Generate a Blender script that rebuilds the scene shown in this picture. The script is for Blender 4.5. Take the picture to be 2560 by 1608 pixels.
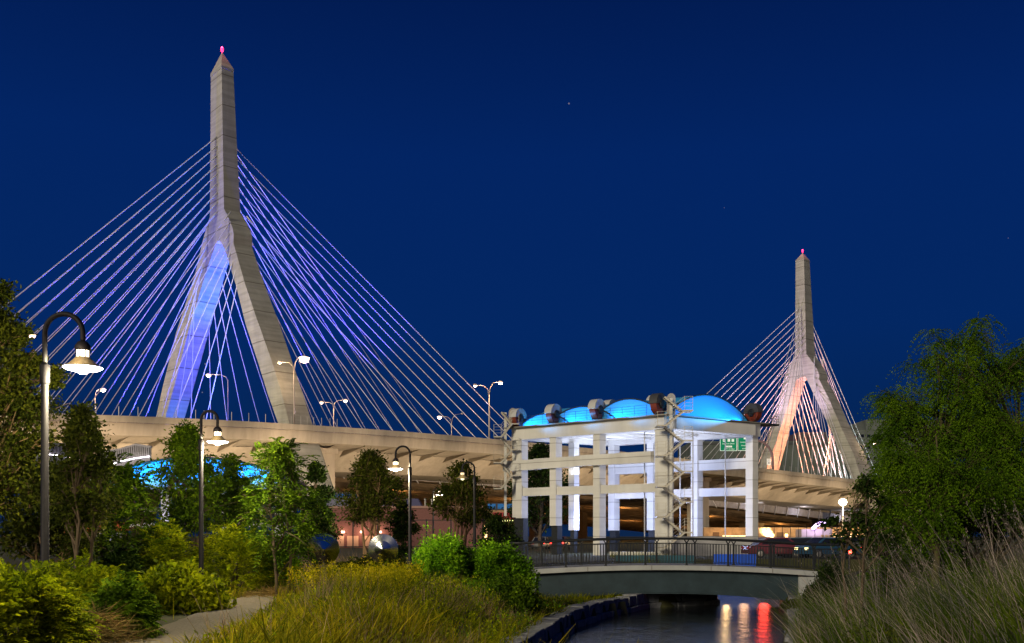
import bpy, math, random
import numpy as np
from mathutils import Vector
S = bpy.context.scene
for o in list(bpy.data.objects): bpy.data.objects.remove(o)
COL = S.collection

# ---------------------------------------------------------------- camera
F, HZ, CH = 2450.0, 1340.0, 1.6        # focal length and horizon in photo pixels (2560 wide), eye height in metres
cd = bpy.data.cameras.new("camera"); cam = bpy.data.objects.new("camera", cd); COL.objects.link(cam)
cam.location = (0, 0, CH); cam.rotation_euler = (math.radians(90), 0, 0)
cd.sensor_width = 36; cd.lens = 36*F/2560; cd.shift_y = (HZ-804)/2560; cd.clip_start = .1; cd.clip_end = 4000
S.camera = cam
# ---------------------------------------------------------------- world
W = bpy.data.worlds.new("World"); S.world = W; W.use_nodes = True
nt = W.node_tree; bgn = nt.nodes["Background"]
sky = nt.nodes.new("ShaderNodeTexSky"); sky.sky_type = 'NISHITA'; sky.sun_disc = False
sky.sun_elevation = math.radians(-4); sky.sun_rotation = math.radians(238)
tc = nt.nodes.new("ShaderNodeTexCoord"); sx = nt.nodes.new("ShaderNodeSeparateXYZ"); rp = nt.nodes.new("ShaderNodeValToRGB")
nt.links.new(tc.outputs["Generated"], sx.inputs[0]); nt.links.new(sx.outputs["Z"], rp.inputs[0])
e = rp.color_ramp.elements
e[0].position = 0.0; e[0].color = (.004, .018, .064, 1)
e[1].position = 1.0; e[1].color = (.0002, .004, .040, 1)
for p, c in ((.08, (.0013, .0180, .088, 1)), (.20, (.0008, .0205, .124, 1)), (.36, (.0006, .0178, .124, 1)), (.52, (.0003, .0090, .070, 1))):
    k = e.new(p); k.color = c
mx = nt.nodes.new("ShaderNodeMixRGB"); mx.blend_type = 'ADD'; mx.inputs[0].default_value = .02
nt.links.new(rp.outputs[0], mx.inputs[1]); nt.links.new(sky.outputs[0], mx.inputs[2])
# a few faint stars
vo = nt.nodes.new("ShaderNodeTexVoronoi"); vo.inputs["Scale"].default_value = 34; nt.links.new(tc.outputs["Generated"], vo.inputs["Vector"])
l1 = nt.nodes.new("ShaderNodeMath"); l1.operation = 'LESS_THAN'; l1.inputs[1].default_value = .026; nt.links.new(vo.outputs["Distance"], l1.inputs[0])
s2_ = nt.nodes.new("ShaderNodeSeparateColor"); nt.links.new(vo.outputs["Color"], s2_.inputs[0])
l2 = nt.nodes.new("ShaderNodeMath"); l2.operation = 'GREATER_THAN'; l2.inputs[1].default_value = .80; nt.links.new(s2_.outputs[0], l2.inputs[0])
l3 = nt.nodes.new("ShaderNodeMath"); l3.operation = 'MULTIPLY'; nt.links.new(l1.outputs[0], l3.inputs[0]); nt.links.new(l2.outputs[0], l3.inputs[1])
m3 = nt.nodes.new("ShaderNodeMixRGB"); m3.blend_type = 'ADD'; m3.inputs[2].default_value = (.16, .13, .10, 1)
nt.links.new(l3.outputs[0], m3.inputs[0]); nt.links.new(mx.outputs[0], m3.inputs[1]); nt.links.new(m3.outputs[0], bgn.inputs[0]); bgn.inputs[1].default_value = 1.0
# ---------------------------------------------------------------- the city's night glow as one very soft, low sun
sl = bpy.data.lights.new("sun", 'SUN'); so = bpy.data.objects.new("sun", sl); COL.objects.link(so)
sl.energy = 2.7; sl.angle = math.radians(16); sl.color = (1, .87, .60)
so.rotation_euler = Vector((-.55, -.80, .36)).to_track_quat('Z', 'Y').to_euler()
so.location = (-40, -30, 60)
vs = S.view_settings; vs.view_transform = 'Standard'; vs.look = 'None'; vs.exposure = 0; vs.gamma = 1
S.cycles.use_denoising = True
S.cycles.sample_clamp_indirect = 3.0; S.cycles.sample_clamp_direct = 0
S.cycles.max_bounces = 6; S.cycles.diffuse_bounces = 2; S.cycles.glossy_bounces = 3; S.cycles.transparent_max_bounces = 8
S.cycles.caustics_reflective = False; S.cycles.caustics_refractive = False

# ---------------------------------------------------------------- helpers
def V(*a): return np.array(a, float)
def P(px, py, Y):
    return V((px-1280)/F*Y, Y, CH+(HZ-py)/F*Y)
def PX(px, Y): return (px-1280)/F*Y
def ZY(py, Y): return CH+(HZ-py)/F*Y

def nd(nt, t, **kw):
    n = nt.nodes.new(t)
    for k, v in kw.items(): setattr(n, k, v)
    return n
MATS = {}
def mat(name, col, rough=.7, metal=0, var=.0, scale=3.0, bump=0, bscale=20, col2=None, spec=.3, em=None, ems=0, island=None, transl=0, streak=False):
    if name in MATS: return MATS[name]
    m = bpy.data.materials.new(name); m.use_nodes = True; t = m.node_tree
    b = t.nodes["Principled BSDF"]
    b.inputs["Base Color"].default_value = (*col, 1); b.inputs["Roughness"].default_value = rough
    b.inputs["Metallic"].default_value = metal; b.inputs["Specular IOR Level"].default_value = spec
    src = None
    if island:
        g = nd(t, "ShaderNodeNewGeometry"); r = nd(t, "ShaderNodeValToRGB"); r.color_ramp.interpolation = 'LINEAR'
        el = r.color_ramp.elements
        for i, c in enumerate(island):
            q = el[i] if i < 2 else el.new(.5)
            q.position = i/(len(island)-1) if i < 2 else q.position
            q.color = (*c, 1)
        for i, q in enumerate(sorted(el, key=lambda z: z.position)): pass
        while len(el) > len(island): el.remove(el[-1])
        for i in range(len(island)):
            el[i].position = i/(len(island)-1)
        for i, c in enumerate(island): el[i].color = (*c, 1)
        t.links.new(g.outputs["Random Per Island"], r.inputs[0])
        co = nd(t, "ShaderNodeTexCoord"); n = nd(t, "ShaderNodeTexNoise"); n.inputs["Scale"].default_value = 1.3; n.inputs["Detail"].default_value = 3
        t.links.new(co.outputs["Object"], n.inputs["Vector"]); r2 = nd(t, "ShaderNodeValToRGB")
        r2.color_ramp.elements[0].position = .36; r2.color_ramp.elements[1].position = .62
        r2.color_ramp.elements[0].color = (.50,.58,.6,1); r2.color_ramp.elements[1].color = (1.22,1.16,1.1,1); t.links.new(n.outputs["Fac"], r2.inputs[0])
        mm = nd(t, "ShaderNodeMixRGB", blend_type='MULTIPLY'); mm.inputs[0].default_value = 1; t.links.new(r.outputs[0], mm.inputs[1]); t.links.new(r2.outputs[0], mm.inputs[2]); src = mm.outputs[0]
    elif var or col2:
        co = nd(t, "ShaderNodeTexCoord"); mp = nd(t, "ShaderNodeMapping")
        mp.inputs["Scale"].default_value = (1, 1, .18) if streak else (1, 1, 1)
        n = nd(t, "ShaderNodeTexNoise"); n.inputs["Scale"].default_value = scale; n.inputs["Detail"].default_value = 8; n.inputs["Roughness"].default_value = .65
        t.links.new(co.outputs["Object"], mp.inputs[0]); t.links.new(mp.outputs[0], n.inputs["Vector"])
        r = nd(t, "ShaderNodeValToRGB")
        c2 = col2 or tuple(min(1, c*(1+var)) for c in col); c1 = col if col2 else tuple(c*(1-var) for c in col)
        r.color_ramp.elements[0].position = .32; r.color_ramp.elements[1].position = .68
        r.color_ramp.elements[0].color = (*c1, 1); r.color_ramp.elements[1].color = (*c2, 1)
        t.links.new(n.outputs["Fac"], r.inputs[0]); src = r.outputs[0]
    if src: t.links.new(src, b.inputs["Base Color"])
    if bump:
        co = nd(t, "ShaderNodeTexCoord")
        n = nd(t, "ShaderNodeTexNoise"); n.inputs["Scale"].default_value = bscale; n.inputs["Detail"].default_value = 6
        t.links.new(co.outputs["Object"], n.inputs["Vector"])
        bp = nd(t, "ShaderNodeBump"); bp.inputs["Strength"].default_value = bump
        t.links.new(n.outputs["Fac"], bp.inputs["Height"]); t.links.new(bp.outputs[0], b.inputs["Normal"])
    if em:
        b.inputs["Emission Color"].default_value = (*em, 1); b.inputs["Emission Strength"].default_value = ems
    if transl:
        tr = nd(t, "ShaderNodeBsdfTranslucent"); ms = nd(t, "ShaderNodeMixShader"); ms.inputs[0].default_value = transl
        if src: t.links.new(src, tr.inputs[0])
        else: tr.inputs[0].default_value = (*col, 1)
        out = t.nodes["Material Output"]
        t.links.new(b.outputs[0], ms.inputs[1]); t.links.new(tr.outputs[0], ms.inputs[2]); t.links.new(ms.outputs[0], out.inputs[0])
    MATS[name] = m
    return m

class MB:
    def __init__(s): s.v = []; s.f = []
    def add(s, vs, fs):
        k = len(s.v); s.v.extend([tuple(map(float, q)) for q in vs]); s.f.extend([tuple(i+k for i in q) for q in fs]); return s
    def hexa(s, b, t):                                   # 4 bottom points, 4 top points (same order)
        return s.add(list(b)+list(t), [(3,2,1,0),(4,5,6,7),(0,1,5,4),(1,2,6,5),(2,3,7,6),(3,0,4,7)])
    def box(s, x0, x1, y0, y1, z0, z1):
        return s.hexa([(x0,y0,z0),(x1,y0,z0),(x1,y1,z0),(x0,y1,z0)], [(x0,y0,z1),(x1,y0,z1),(x1,y1,z1),(x0,y1,z1)])
    def obox(s, c, ax, hx, ay, hy, hz):                  # oriented box, c = centre
        c = V(*c); ax = V(*ax); ay = V(*ay); z = V(0,0,1)
        q = [c-ax*hx-ay*hy, c+ax*hx-ay*hy, c+ax*hx+ay*hy, c-ax*hx+ay*hy]
        return s.hexa([p-z*hz for p in q], [p+z*hz for p in q])
    def bar(s, a, b, w, h=None):                         # square bar between two points
        h = h or w; a = V(*a); b = V(*b); d = b-a; L = np.linalg.norm(d); d = d/L
        up = V(0,0,1) if abs(d[2]) < .95 else V(0,1,0)
        x = np.cross(d, up); x /= np.linalg.norm(x); y = np.cross(x, d)
        q = lambda p: [p-x*w/2-y*h/2, p+x*w/2-y*h/2, p+x*w/2+y*h/2, p-x*w/2+y*h/2]
        return s.hexa(q(a), q(b))
    def tube(s, pts, rad, n=6, cap=True):
        pts = [V(*p) for p in pts]; m = len(pts)
        if not hasattr(rad, '__len__'): rad = [rad]*m
        vs = []; x = None
        for i, p in enumerate(pts):
            d = pts[min(i+1, m-1)]-pts[max(i-1, 0)]; d = d/(np.linalg.norm(d)+1e-9)
            if x is None:
                up = V(0,0,1) if abs(d[2]) < .9 else V(1,0,0); x = np.cross(d, up)
            else: x = x-d*np.dot(x, d)
            x = x/(np.linalg.norm(x)+1e-9); y = np.cross(d, x)
            for k in range(n):
                a = 2*math.pi*k/n; vs.append(p+(x*math.cos(a)+y*math.sin(a))*rad[i])
        fs = [(i*n+k, i*n+(k+1)%n, (i+1)*n+(k+1)%n, (i+1)*n+k) for i in range(m-1) for k in range(n)]
        if cap: fs += [tuple(range(n))[::-1], tuple(range((m-1)*n, m*n))]
        return s.add(vs, fs)
    def lathe(s, prof, c=(0,0,0), n=20, axis=(0,0,1)):   # prof = (r, h) from bottom to top
        c = V(*c); d = V(*axis); d = d/np.linalg.norm(d)
        up = V(0,0,1) if abs(d[2]) < .9 else V(1,0,0); x = np.cross(up, d); x /= np.linalg.norm(x); y = np.cross(d, x)
        vs = [c+d*h+(x*math.cos(2*math.pi*k/n)+y*math.sin(2*math.pi*k/n))*r for r, h in prof for k in range(n)]
        m = len(prof)
        fs = [(i*n+k, i*n+(k+1)%n, (i+1)*n+(k+1)%n, (i+1)*n+k) for i in range(m-1) for k in range(n)]
        fs += [tuple(range(n))[::-1], tuple(range((m-1)*n, m*n))]
        return s.add(vs, fs)
    def build(s, name, m, parent=None, smooth=False, origin=None):
        me = bpy.data.meshes.new(name)
        vs = s.v
        if origin is not None: vs = [(a-origin[0], b-origin[1], c-origin[2]) for a, b, c in vs]
        me.from_pydata(vs, [], s.f); me.materials.append(m)
        if smooth: me.polygons.foreach_set("use_smooth", [True]*len(me.polygons))
        me.update()
        o = bpy.data.objects.new(name, me); COL.objects.link(o)
        if origin is not None: o.location = origin
        if parent: o.parent = parent
        return o
def npmesh(name, v, f, m, parent=None, smooth=False):     # v (N,3), f (M,k)
    v = np.ascontiguousarray(v, dtype=np.float32).reshape(-1, 3); f = np.ascontiguousarray(f, dtype=np.int32); k = f.shape[1]
    me = bpy.data.meshes.new(name)
    me.vertices.add(len(v)); me.vertices.foreach_set("co", v.ravel())
    me.loops.add(f.size); me.loops.foreach_set("vertex_index", f.ravel())
    me.polygons.add(len(f)); me.polygons.foreach_set("loop_start", np.arange(0, f.size, k, dtype=np.int32))
    me.update(calc_edges=True); me.materials.append(m)
    if smooth: me.polygons.foreach_set("use_smooth", [True]*len(me.polygons))
    o = bpy.data.objects.new(name, me); COL.objects.link(o)
    if parent: o.parent = parent
    return o
def tag(o, label=None, cat=None, group=None, kind=None):
    if label: o['label'] = label
    if cat: o['category'] = cat
    if group: o['group'] = group
    if kind: o['kind'] = kind
    return o
def thing(name, label, cat, loc=(0,0,0), rz=0, group=None):
    o = bpy.data.objects.new(name, None); COL.objects.link(o); o.location = tuple(loc); o.rotation_euler = (0,0,rz); o.empty_display_size = .3
    return tag(o, label, cat, group)
def dup(root, loc, rz=0, label=None, scale=1):
    def cp(o, par):
        c = o.copy(); COL.objects.link(c); c.parent = par
        for ch in [q for q in SNAP if q.parent == o]: cp(ch, c)
        return c
    SNAP = list(bpy.data.objects)
    r = cp(root, None); r.location = tuple(loc); r.rotation_euler = (0,0,rz); r.scale = (scale,)*3
    if label: r['label'] = label
    return r
def spot(loc, tgt, power, col, deg=60, blend=.6, rad=.5):
    l = bpy.data.lights.new("floodlight_beam", 'SPOT'); l.energy = power; l.color = col; l.spot_size = math.radians(deg); l.spot_blend = blend; l.shadow_soft_size = rad
    o = bpy.data.objects.new("floodlight_beam", l); COL.objects.link(o); o.location = tuple(loc)
    o.rotation_euler = (Vector(tuple(tgt))-Vector(tuple(loc))).to_track_quat('-Z', 'Y').to_euler(); return o
def point(loc, power, col, rad=.1, parent=None):
    l = bpy.data.lights.new("lamp_light", 'POINT'); l.energy = power; l.color = col; l.shadow_soft_size = rad
    o = bpy.data.objects.new("lamp_light", l); COL.objects.link(o); o.location = tuple(loc)
    if parent: o.parent = parent
    return o
def area(loc, tgt, power, col, sx_, sy_):
    l = bpy.data.lights.new("strip_light", 'AREA'); l.shape = 'RECTANGLE'; l.size = sx_; l.size_y = sy_; l.energy = power; l.color = col
    o = bpy.data.objects.new("strip_light", l); COL.objects.link(o); o.location = tuple(loc)
    o.rotation_euler = (Vector(tuple(tgt))-Vector(tuple(loc))).to_track_quat('-Z', 'Y').to_euler(); return o
def text_mesh(body, size, m, parent, loc, rot, name='lettering', align='CENTER'):
    c = bpy.data.curves.new(name, 'FONT'); c.body = body; c.size = size; c.align_x = align; c.align_y = 'CENTER'; c.extrude = .004
    t = bpy.data.objects.new(name, c); COL.objects.link(t)
    dg = bpy.context.evaluated_depsgraph_get(); me = bpy.data.meshes.new_from_object(t.evaluated_get(dg))
    bpy.data.objects.remove(t)
    o = bpy.data.objects.new(name, me); COL.objects.link(o); me.materials.clear(); me.materials.append(m)
    o.parent = parent; o.location = loc; o.rotation_euler = rot
    return o

# ---------------------------------------------------------------- materials
M_CONC = mat('tower_concrete', (.34,.315,.26), .85, var=.16, scale=.35, bump=.25, bscale=3, streak=True)
M_DECK = mat('deck_concrete', (.44,.385,.31), .85, var=.16, scale=.6, bump=.15, bscale=2, streak=True)
M_CABLE = mat('cable_sheath', (.46,.46,.50), .5)
M_WHITE = mat('white_frame_paint', (.49,.47,.445), .55, var=.16, scale=.35, streak=True)
M_DARK = mat('dark_green_black_paint', (.014,.016,.020), .5, var=.3, scale=12, spec=.3)
M_GALV = mat('galvanised_steel', (.35,.33,.31), .45, metal=.6, var=.15, scale=8)
M_ASPH = mat('asphalt', (.05,.05,.05), .9, var=.2, scale=4)
# ================================================================ the cable-stayed bridge
T1 = V(PX(553, 200), 200, 0); T2 = V(PX(2007, 340), 340, 0)
AX = T2-T1; SPAN = np.linalg.norm(AX); AX = AX/SPAN        # along the deck, away to the right
NX = V(AX[1], -AX[0], 0)                                   # across the deck, towards the camera
def BP(T, u, v, z): return T+NX*u+AX*v+V(0, 0, z)
def solve_v(T, u, px):                                     # where the line (u fixed) crosses a pixel column
    k = (px-1280)/F; p = T+NX*u
    return (k*p[1]-p[0])/(AX[0]-k*AX[1])
def solve_u(T, v, px):
    k = (px-1280)/F; p = T+AX*v
    return (k*p[1]-p[0])/(NX[0]-k*NX[1])
def level(T, y, l, m, r):                                  # tower section: left, middle and right edges seen at a height
    ha = 2.0
    for _ in range(12):
        u0 = solve_u(T, -ha, l); u1 = solve_u(T, -ha, m)
        ha = ha+.6*(solve_v(T, u1, r)-ha)
    p = BP(T, u1, -ha, 0); z = CH+(HZ-y)/F*p[1]
    return z, u0, u1, ha
def interp(tab, z):
    tab = sorted(tab); zs = [q[0] for q in tab]
    return [float(np.interp(z, zs, [q[i] for q in tab])) for i in range(1, 4)]
def extrap(tab, z):
    tab = sorted(tab); a, b = tab[0], tab[1]; k = (z-a[0])/(b[0]-a[0])
    return [(z, *[a[i]+(b[i]-a[i])*k for i in range(1, 4)])]+tab

EDGE = 36.0
prof = [(-60,1022),(0,1030),(240,1043),(465,1050),(745,1063),(1000,1077),(1240,1091),(1695,1147),(1905,1172),(2072,1191),(2183,1204),(2330,1222),(2480,1242)]
PT, PZ = [], []
for px, py in prof:
    v = solve_v(T1, EDGE, px); p = BP(T1, EDGE, v, 0); PT.append(v); PZ.append(ZY(py, p[1]))
cz = np.polyfit(PT, PZ, 4)
def zpar(v):                                               # parapet top height along the deck
    return float(np.polyval(cz, min(max(v, PT[0]), PT[-1])))
V0, V1 = -95.0, PT[-1]+40

bridge = thing('cable_stayed_bridge', 'long cable-stayed road bridge with two pale inverted-Y concrete towers under the night sky', 'bridge', tuple(BP(T1, 0, 0, 0)))
BO = BP(T1, 0, 0, 0)
class BB(MB):                                              # everything of the bridge is built relative to its base
    def build(s, name, m, parent=None, smooth=False, off=BO):
        return MB.build(s, name, m, parent, smooth) if False else s._b(name, m, parent, smooth, off)
    def _b(s, name, m, parent, smooth, off):
        s.v = [(a-off[0], b-off[1], c-off[2]) for a, b, c in s.v]
        return MB.build(s, name, m, parent, smooth)
def sweep(sec, vs, T=T1, closed=True):                     # section (u, dz below the parapet top) swept along the deck
    b = BB(); k = len(sec); pts = []
    for v in vs:
        z = zpar(v)
        pts += [BP(T, u, v, z+dz) for u, dz in sec]
    fs = [(i*k+j, i*k+(j+1)%k, (i+1)*k+(j+1)%k, (i+1)*k+j) for i in range(len(vs)-1) for j in range(k if closed else k-1)]
    fs += [tuple(range(k)), tuple(range((len(vs)-1)*k, len(vs)*k))[::-1]]
    return b.add(pts, fs)
VS = np.linspace(V0, V1, 70)
# concrete with cast joints
def joint_mat(name, base, cell, board=.8):
    m = mat(name, base, .85, var=.17, scale=.3, bump=.3, bscale=2.5, streak=True); t = m.node_tree
    b = t.nodes["Principled BSDF"]; src = b.inputs["Base Color"].links[0].from_socket
    co = nd(t, "ShaderNodeTexCoord"); s = nd(t, "ShaderNodeSeparateXYZ"); t.links.new(co.outputs["Object"], s.inputs[0])
    d = nd(t, "ShaderNodeMath", operation='DIVIDE'); d.inputs[1].default_value = cell; t.links.new(s.outputs[2], d.inputs[0])
    n = nd(t, "ShaderNodeTexNoise"); n.inputs["Scale"].default_value = .4; t.links.new(co.outputs["Object"], n.inputs["Vector"])
    ad = nd(t, "ShaderNodeMath", operation='MULTIPLY_ADD'); ad.inputs[1].default_value = .03; t.links.new(n.outputs["Fac"], ad.inputs[0]); t.links.new(d.outputs[0], ad.inputs[2])
    fr = nd(t, "ShaderNodeMath", operation='FRACT'); t.links.new(ad.outputs[0], fr.inputs[0])
    lt = nd(t, "ShaderNodeMath", operation='LESS_THAN'); lt.inputs[1].default_value = .032; t.links.new(fr.outputs[0], lt.inputs[0])
    # board marks: thin irregular horizontal bands
    n2 = nd(t, "ShaderNodeTexNoise"); n2.inputs["Scale"].default_value = 1.0; n2.inputs["Detail"].default_value = 4
    mp = nd(t, "ShaderNodeMapping"); mp.inputs["Scale"].default_value = (.12,.12,1.6); t.links.new(co.outputs["Object"], mp.inputs[0]); t.links.new(mp.outputs[0], n2.inputs["Vector"])
    r2 = nd(t, "ShaderNodeValToRGB"); r2.color_ramp.elements[0].position = .38; r2.color_ramp.elements[1].position = .6
    r2.color_ramp.elements[0].color = (.74,.74,.74,1); r2.color_ramp.elements[1].color = (1,1,1,1); t.links.new(n2.outputs["Fac"], r2.inputs[0])
    m1 = nd(t, "ShaderNodeMixRGB", blend_type='MULTIPLY'); m1.inputs[0].default_value = board; t.links.new(src, m1.inputs[1]); t.links.new(r2.outputs[0], m1.inputs[2])
    m2 = nd(t, "ShaderNodeMixRGB", blend_type='MULTIPLY'); t.links.new(lt.outputs[0], m2.inputs[0]); t.links.new(m1.outputs[0], m2.inputs[1]); m2.inputs[2].default_value = (.5,.48,.45,1)
    t.links.new(m2.outputs[0], b.inputs["Base Color"]); return m
M_TOWER = joint_mat('tower_concrete_jointed', (.30,.295,.265), 6.3)

# deck slab with cantilevered edge, parapet, box girder, ribs
deck = sweep([(EDGE-.25,-1.05),(EDGE-.25,-1.2),(EDGE-.55,-3.0),(EDGE-.9,-3.05),(26,-3.5),(26,-3.4),(-24,-3.4),(-36,-3.0),(-36.2,-1.2),(-36.2,-1.05)], VS).build('deck', M_DECK, bridge)
sweep([(EDGE,0),(EDGE,-1.0),(EDGE-.45,-1.0),(EDGE-.3,0)], VS).build('parapet', M_DECK, bridge)
sweep([(-36.3,-.2),(-36.3,-1.0),(-35.9,-1.0),(-36.0,-.2)], VS).build('parapet', M_DECK, bridge)
sweep([(27,-3.55),(22.5,-7.2),(8,-7.4),(7,-3.55)], VS).build('box_girder', M_DECK, bridge)
sweep([(-12,-3.55),(-11,-7.0),(-22,-6.9),(-24,-3.55)], VS).build('box_girder', M_DECK, bridge)
rib = BB()
for v in np.arange(V0+2, V1-2, 6.2):
    z = zpar(v)
    for dv in (0,):
        a = [(EDGE-1.1, -3.09), (25.9, -3.56), (25.2, -4.7)]
        rib.add([BP(T1, u, v-.18, z+d) for u, d in a]+[BP(T1, u, v+.18, z+d) for u, d in a], [(0,1,2),(5,4,3),(0,3,4,1),(1,4,5,2),(2,5,3,0)])
rib.build('rib', M_DECK, bridge)
# thin steel posts standing on the near parapet
pm = None
for i, px in enumerate([206,240,297,345,398,415,440,489,510,535,579,622,664,728,752,768,784,804,825,843]+list(range(1930,2200,15))):
    v = solve_v(T1, EDGE-.15, px); z = zpar(v); p = BP(T1, EDGE-.15, v, z)
    if pm is None:
        pm = MB().tube([(0,0,0),(0,0,1.45)], .05, 5).build('parapet_post', M_GALV, bridge).data; o = bpy.data.objects[-1] if False else [q for q in bridge.children if q.name == 'parapet_post'][0]
    else:
        o = bpy.data.objects.new('parapet_post', pm); COL.objects.link(o); o.parent = bridge
    o.location = tuple(p-BO)

# ---- towers
def loft(levels, T, b):
    k = 4; pts = []
    for z, u0, u1, ha in levels: pts += [BP(T,u0,-ha,z), BP(T,u1,-ha,z), BP(T,u1,ha,z), BP(T,u0,ha,z)]
    n = len(levels)
    fs = [(i*4+j, i*4+(j+1)%4, (i+1)*4+(j+1)%4, (i+1)*4+j) for i in range(n-1) for j in range(4)]
    fs += [(3,2,1,0), ((n-1)*4, (n-1)*4+1, (n-1)*4+2, (n-1)*4+3)]
    return b.add(pts, fs)
def tower(T, shaft, right, left, kink, apex_y, apex_px, tip, label):
    sh = [level(T, *q) for q in shaft]; R = [level(T, *q) for q in right]; L = [level(T, *q) for q in left]
    sh.sort(); R.sort(); L.sort()
    hk = sh[0][3]
    for i in range(len(L)): L[i] = (L[i][0], L[i][1], L[i][2], (L[i][3]+interp(R, L[i][0])[2])/2)
    L = [(z, a, b_, interp(R, z)[2]) for z, a, b_, h in L]
    zA = CH+(HZ-apex_y)/F*(T[1]-1); uA = solve_u(T, -R[-1][3], apex_px)
    b = BB()
    loft(sh, T, b)
    zk = sh[0][0]
    jl, jr = interp(L, zA), interp(R, zA)
    # Y-joint block between the shaft and the top of the arch
    haA = jr[2]
    blk = []
    for k in np.linspace(0, 1, 6):
        z = zA+(zk-zA)*k; s = k**1.25
        blk.append((z, jl[0]+(sh[0][1]-jl[0])*s, jr[1]+(sh[0][2]-jr[1])*s, haA+(hk-haA)*k))
    loft(blk[::1], T, b)
    zb = 0.0
    def leg(tab, inner, other):
        lv = [q for q in extrap(tab, zb) if q[0] < zA-.2]
        topv = (zA, jr[0], jr[1], haA) if inner == 1 else (zA, jl[0], jl[1], haA)
        lst = list(topv); lst[inner] = uA; lv.append(tuple(lst))
        # narrow pointed arch: let the inner edge meet the apex smoothly
        loft(lv, T, b)
    leg(R, 1, L); leg(L, 2, R)
    # pyramid cap
    z, u0, u1, ha = sh[-1]; ap = BP(T, (u0+u1)/2, 0, CH+(HZ-tip)/F*T[1])
    g = .06
    base = [BP(T,u0-g,-ha-g,z+.003), BP(T,u1+g,-ha-g,z+.003), BP(T,u1+g,ha+g,z+.003), BP(T,u0-g,ha+g,z+.003)]
    base2 = [p+V(0,0,.5) for p in base]
    c = BB(); c.hexa(base, base2); q = .28
    t4 = [ap+(p-ap)*0+ (p-np.mean(base2, axis=0))*.06 for p in base2]
    c.hexa([p+V(0,0,.003) for p in base2], t4)
    tw = b.build('tower', M_TOWER, bridge); tw['label'] = label
    c.build('tower_cap', M_TOWER, tw)
    bc = BB(); bc.lathe([(.10,0),(.10,.35),(.24,.4),(.32,.75),(.28,1.15),(.10,1.35)], ap-V(0,0,.05), 10)
    bc.build('beacon', mat('beacon_red', (1,.1,.15), .4, em=(1.0,.015,.10), ems=5), tw, True)
    point(ap+V(0,0,1.9), 900, (1,.1,.25), .3)
    return tw, sh, R, L
tw1, sh1, R1, L1 = tower(T1,
    [(170,527,554,583.5),(350,526,557,592),(522,524.7,560,600.7)],
    [(609,561,584,630),(708,591,612,663),(800,614,643,698),(893,644,676,729),(979,670,703,757),(1058,697,723,782)],
    [(609,503,542,584),(675,484,515,565),(820,439,472,524),(959,405,435.5,487),(1043,385,409,465)],
    522, 612, 548, 135, 'nearer left tower with one leg floodlit blue')
tw2, sh2, R2, L2 = tower(T2,
    [(651,1989,2010,2024),(770,1988.5,2013,2031),(885,1987.6,2015.6,2038)],
    [(949,2019,2048,2069),(1000,2042.6,2073.5,2097),(1068.7,2075,2102.7,2127),(1137,2104,2135,2163),(1185,2125,2150,2183)],
    [(949,1960,1992,2012),(1000,1945.5,1974,1998),(1068.7,1925,1951.5,1976),(1137,1907,1931,1955),(1178,1896,1918,1942)],
    885, 944, 2013, 633, 'farther right tower with its arch floodlit orange pink')
print('T1 shaft', sh1, '\nR', R1, '\nL', L1, '\nT2', sh2, R2, L2, 'zA')

# ---- cables: each its own mesh under its tower
def deckz(v): return zpar(v)-1.1
def cable(tw, a, b, r):
    c = BB(); d = (b-a)/np.linalg.norm(b-a)
    c.tube([a, a+d*2.2, a+d*2.3, b-d*2.6, b-d*2.5, b], [r*1.9, r*1.9, r, r, r*1.7, r*1.7], 6)
    c.build('cable', M_CABLE, tw, True)
def stays(tw, T, vT, sh, R, L, side, lo, hi, n_sh, land_u, land_v, r, legs=True, two=True):
    """side -1: on the face looking back along the deck (and down the legs); land_v(k) deck distance from the tower"""
    zs = np.linspace(hi, lo, n_sh)
    for k, z in enumerate(zs):
        if z > sh[0][0]:
            u0, u1, ha = interp(sh, z); us = [(u0+u1)/2]*2
        else:
            l, rr = interp(L, z), interp(R, z); ha = rr[2]
            us = [(l[0]+l[1])/2, (rr[0]+rr[1])/2]
        for j, lu in enumerate(land_u if two else land_u[:1]):
            sgn = 0 if lu < 0 else 1
            v = land_v(j, n_sh-1-k)
            a = BP(T, us[j]+(.25 if j else -.25), side*(ha-.25), z); b = BP(T, lu, side*v, deckz(vT+side*v)+.1)
            cable(tw, a, b, r)
# tower 1: back span (to the left, both rows in the median), main span (to the right, rows at the two deck edges)
Z = lambda py, T=T1: CH+(HZ-py)/F*(T[1]-1.5)
stays(tw1, T1, 0, sh1, R1, L1, -1, Z(717), Z(341), 17, (-2.4, 2.6), lambda j, k: 5.5+3.65*k, .072)
stays(tw1, T1, 0, sh1, R1, L1, +1, Z(735), Z(348), 16, (-19, 25), lambda j, k: (6.4+4.6*k) if j == 0 else (8.5+3.75*k), .075)
vT2 = SPAN
stays(tw2, T2, vT2, sh2, R2, L2, -1, Z(1010, T2), Z(768, T2), 16, (-19, 25), lambda j, k: (6.4+4.6*k) if j == 0 else (8.5+3.75*k), .09)
stays(tw2, T2, vT2, sh2, R2, L2, +1, Z(1020, T2), Z(780, T2), 13, (-2.4, 2.6), lambda j, k: 7+3.9*k, .13)

# piers under the deck
def pier(px, u, w, label):
    v = solve_v(T1, u, px); z = zpar(v)-3.6; b = BB(); p = BP(T1, u, v, 0)
    b.obox(p+V(0,0,z/2-.5), AX, w/2, NX, 2.4, z/2+.4)
    b.obox(p+V(0,0,z-.55), AX, w/2+.35, NX, 2.9, .5)
    b.build('pier', M_DECK, bridge)
pier(803, 30, 3.0, ''); pier(150, 30, 3.0, ''); pier(1745, 30, 3.0, ''); pier(2290, 30, 3.0, '')

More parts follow.
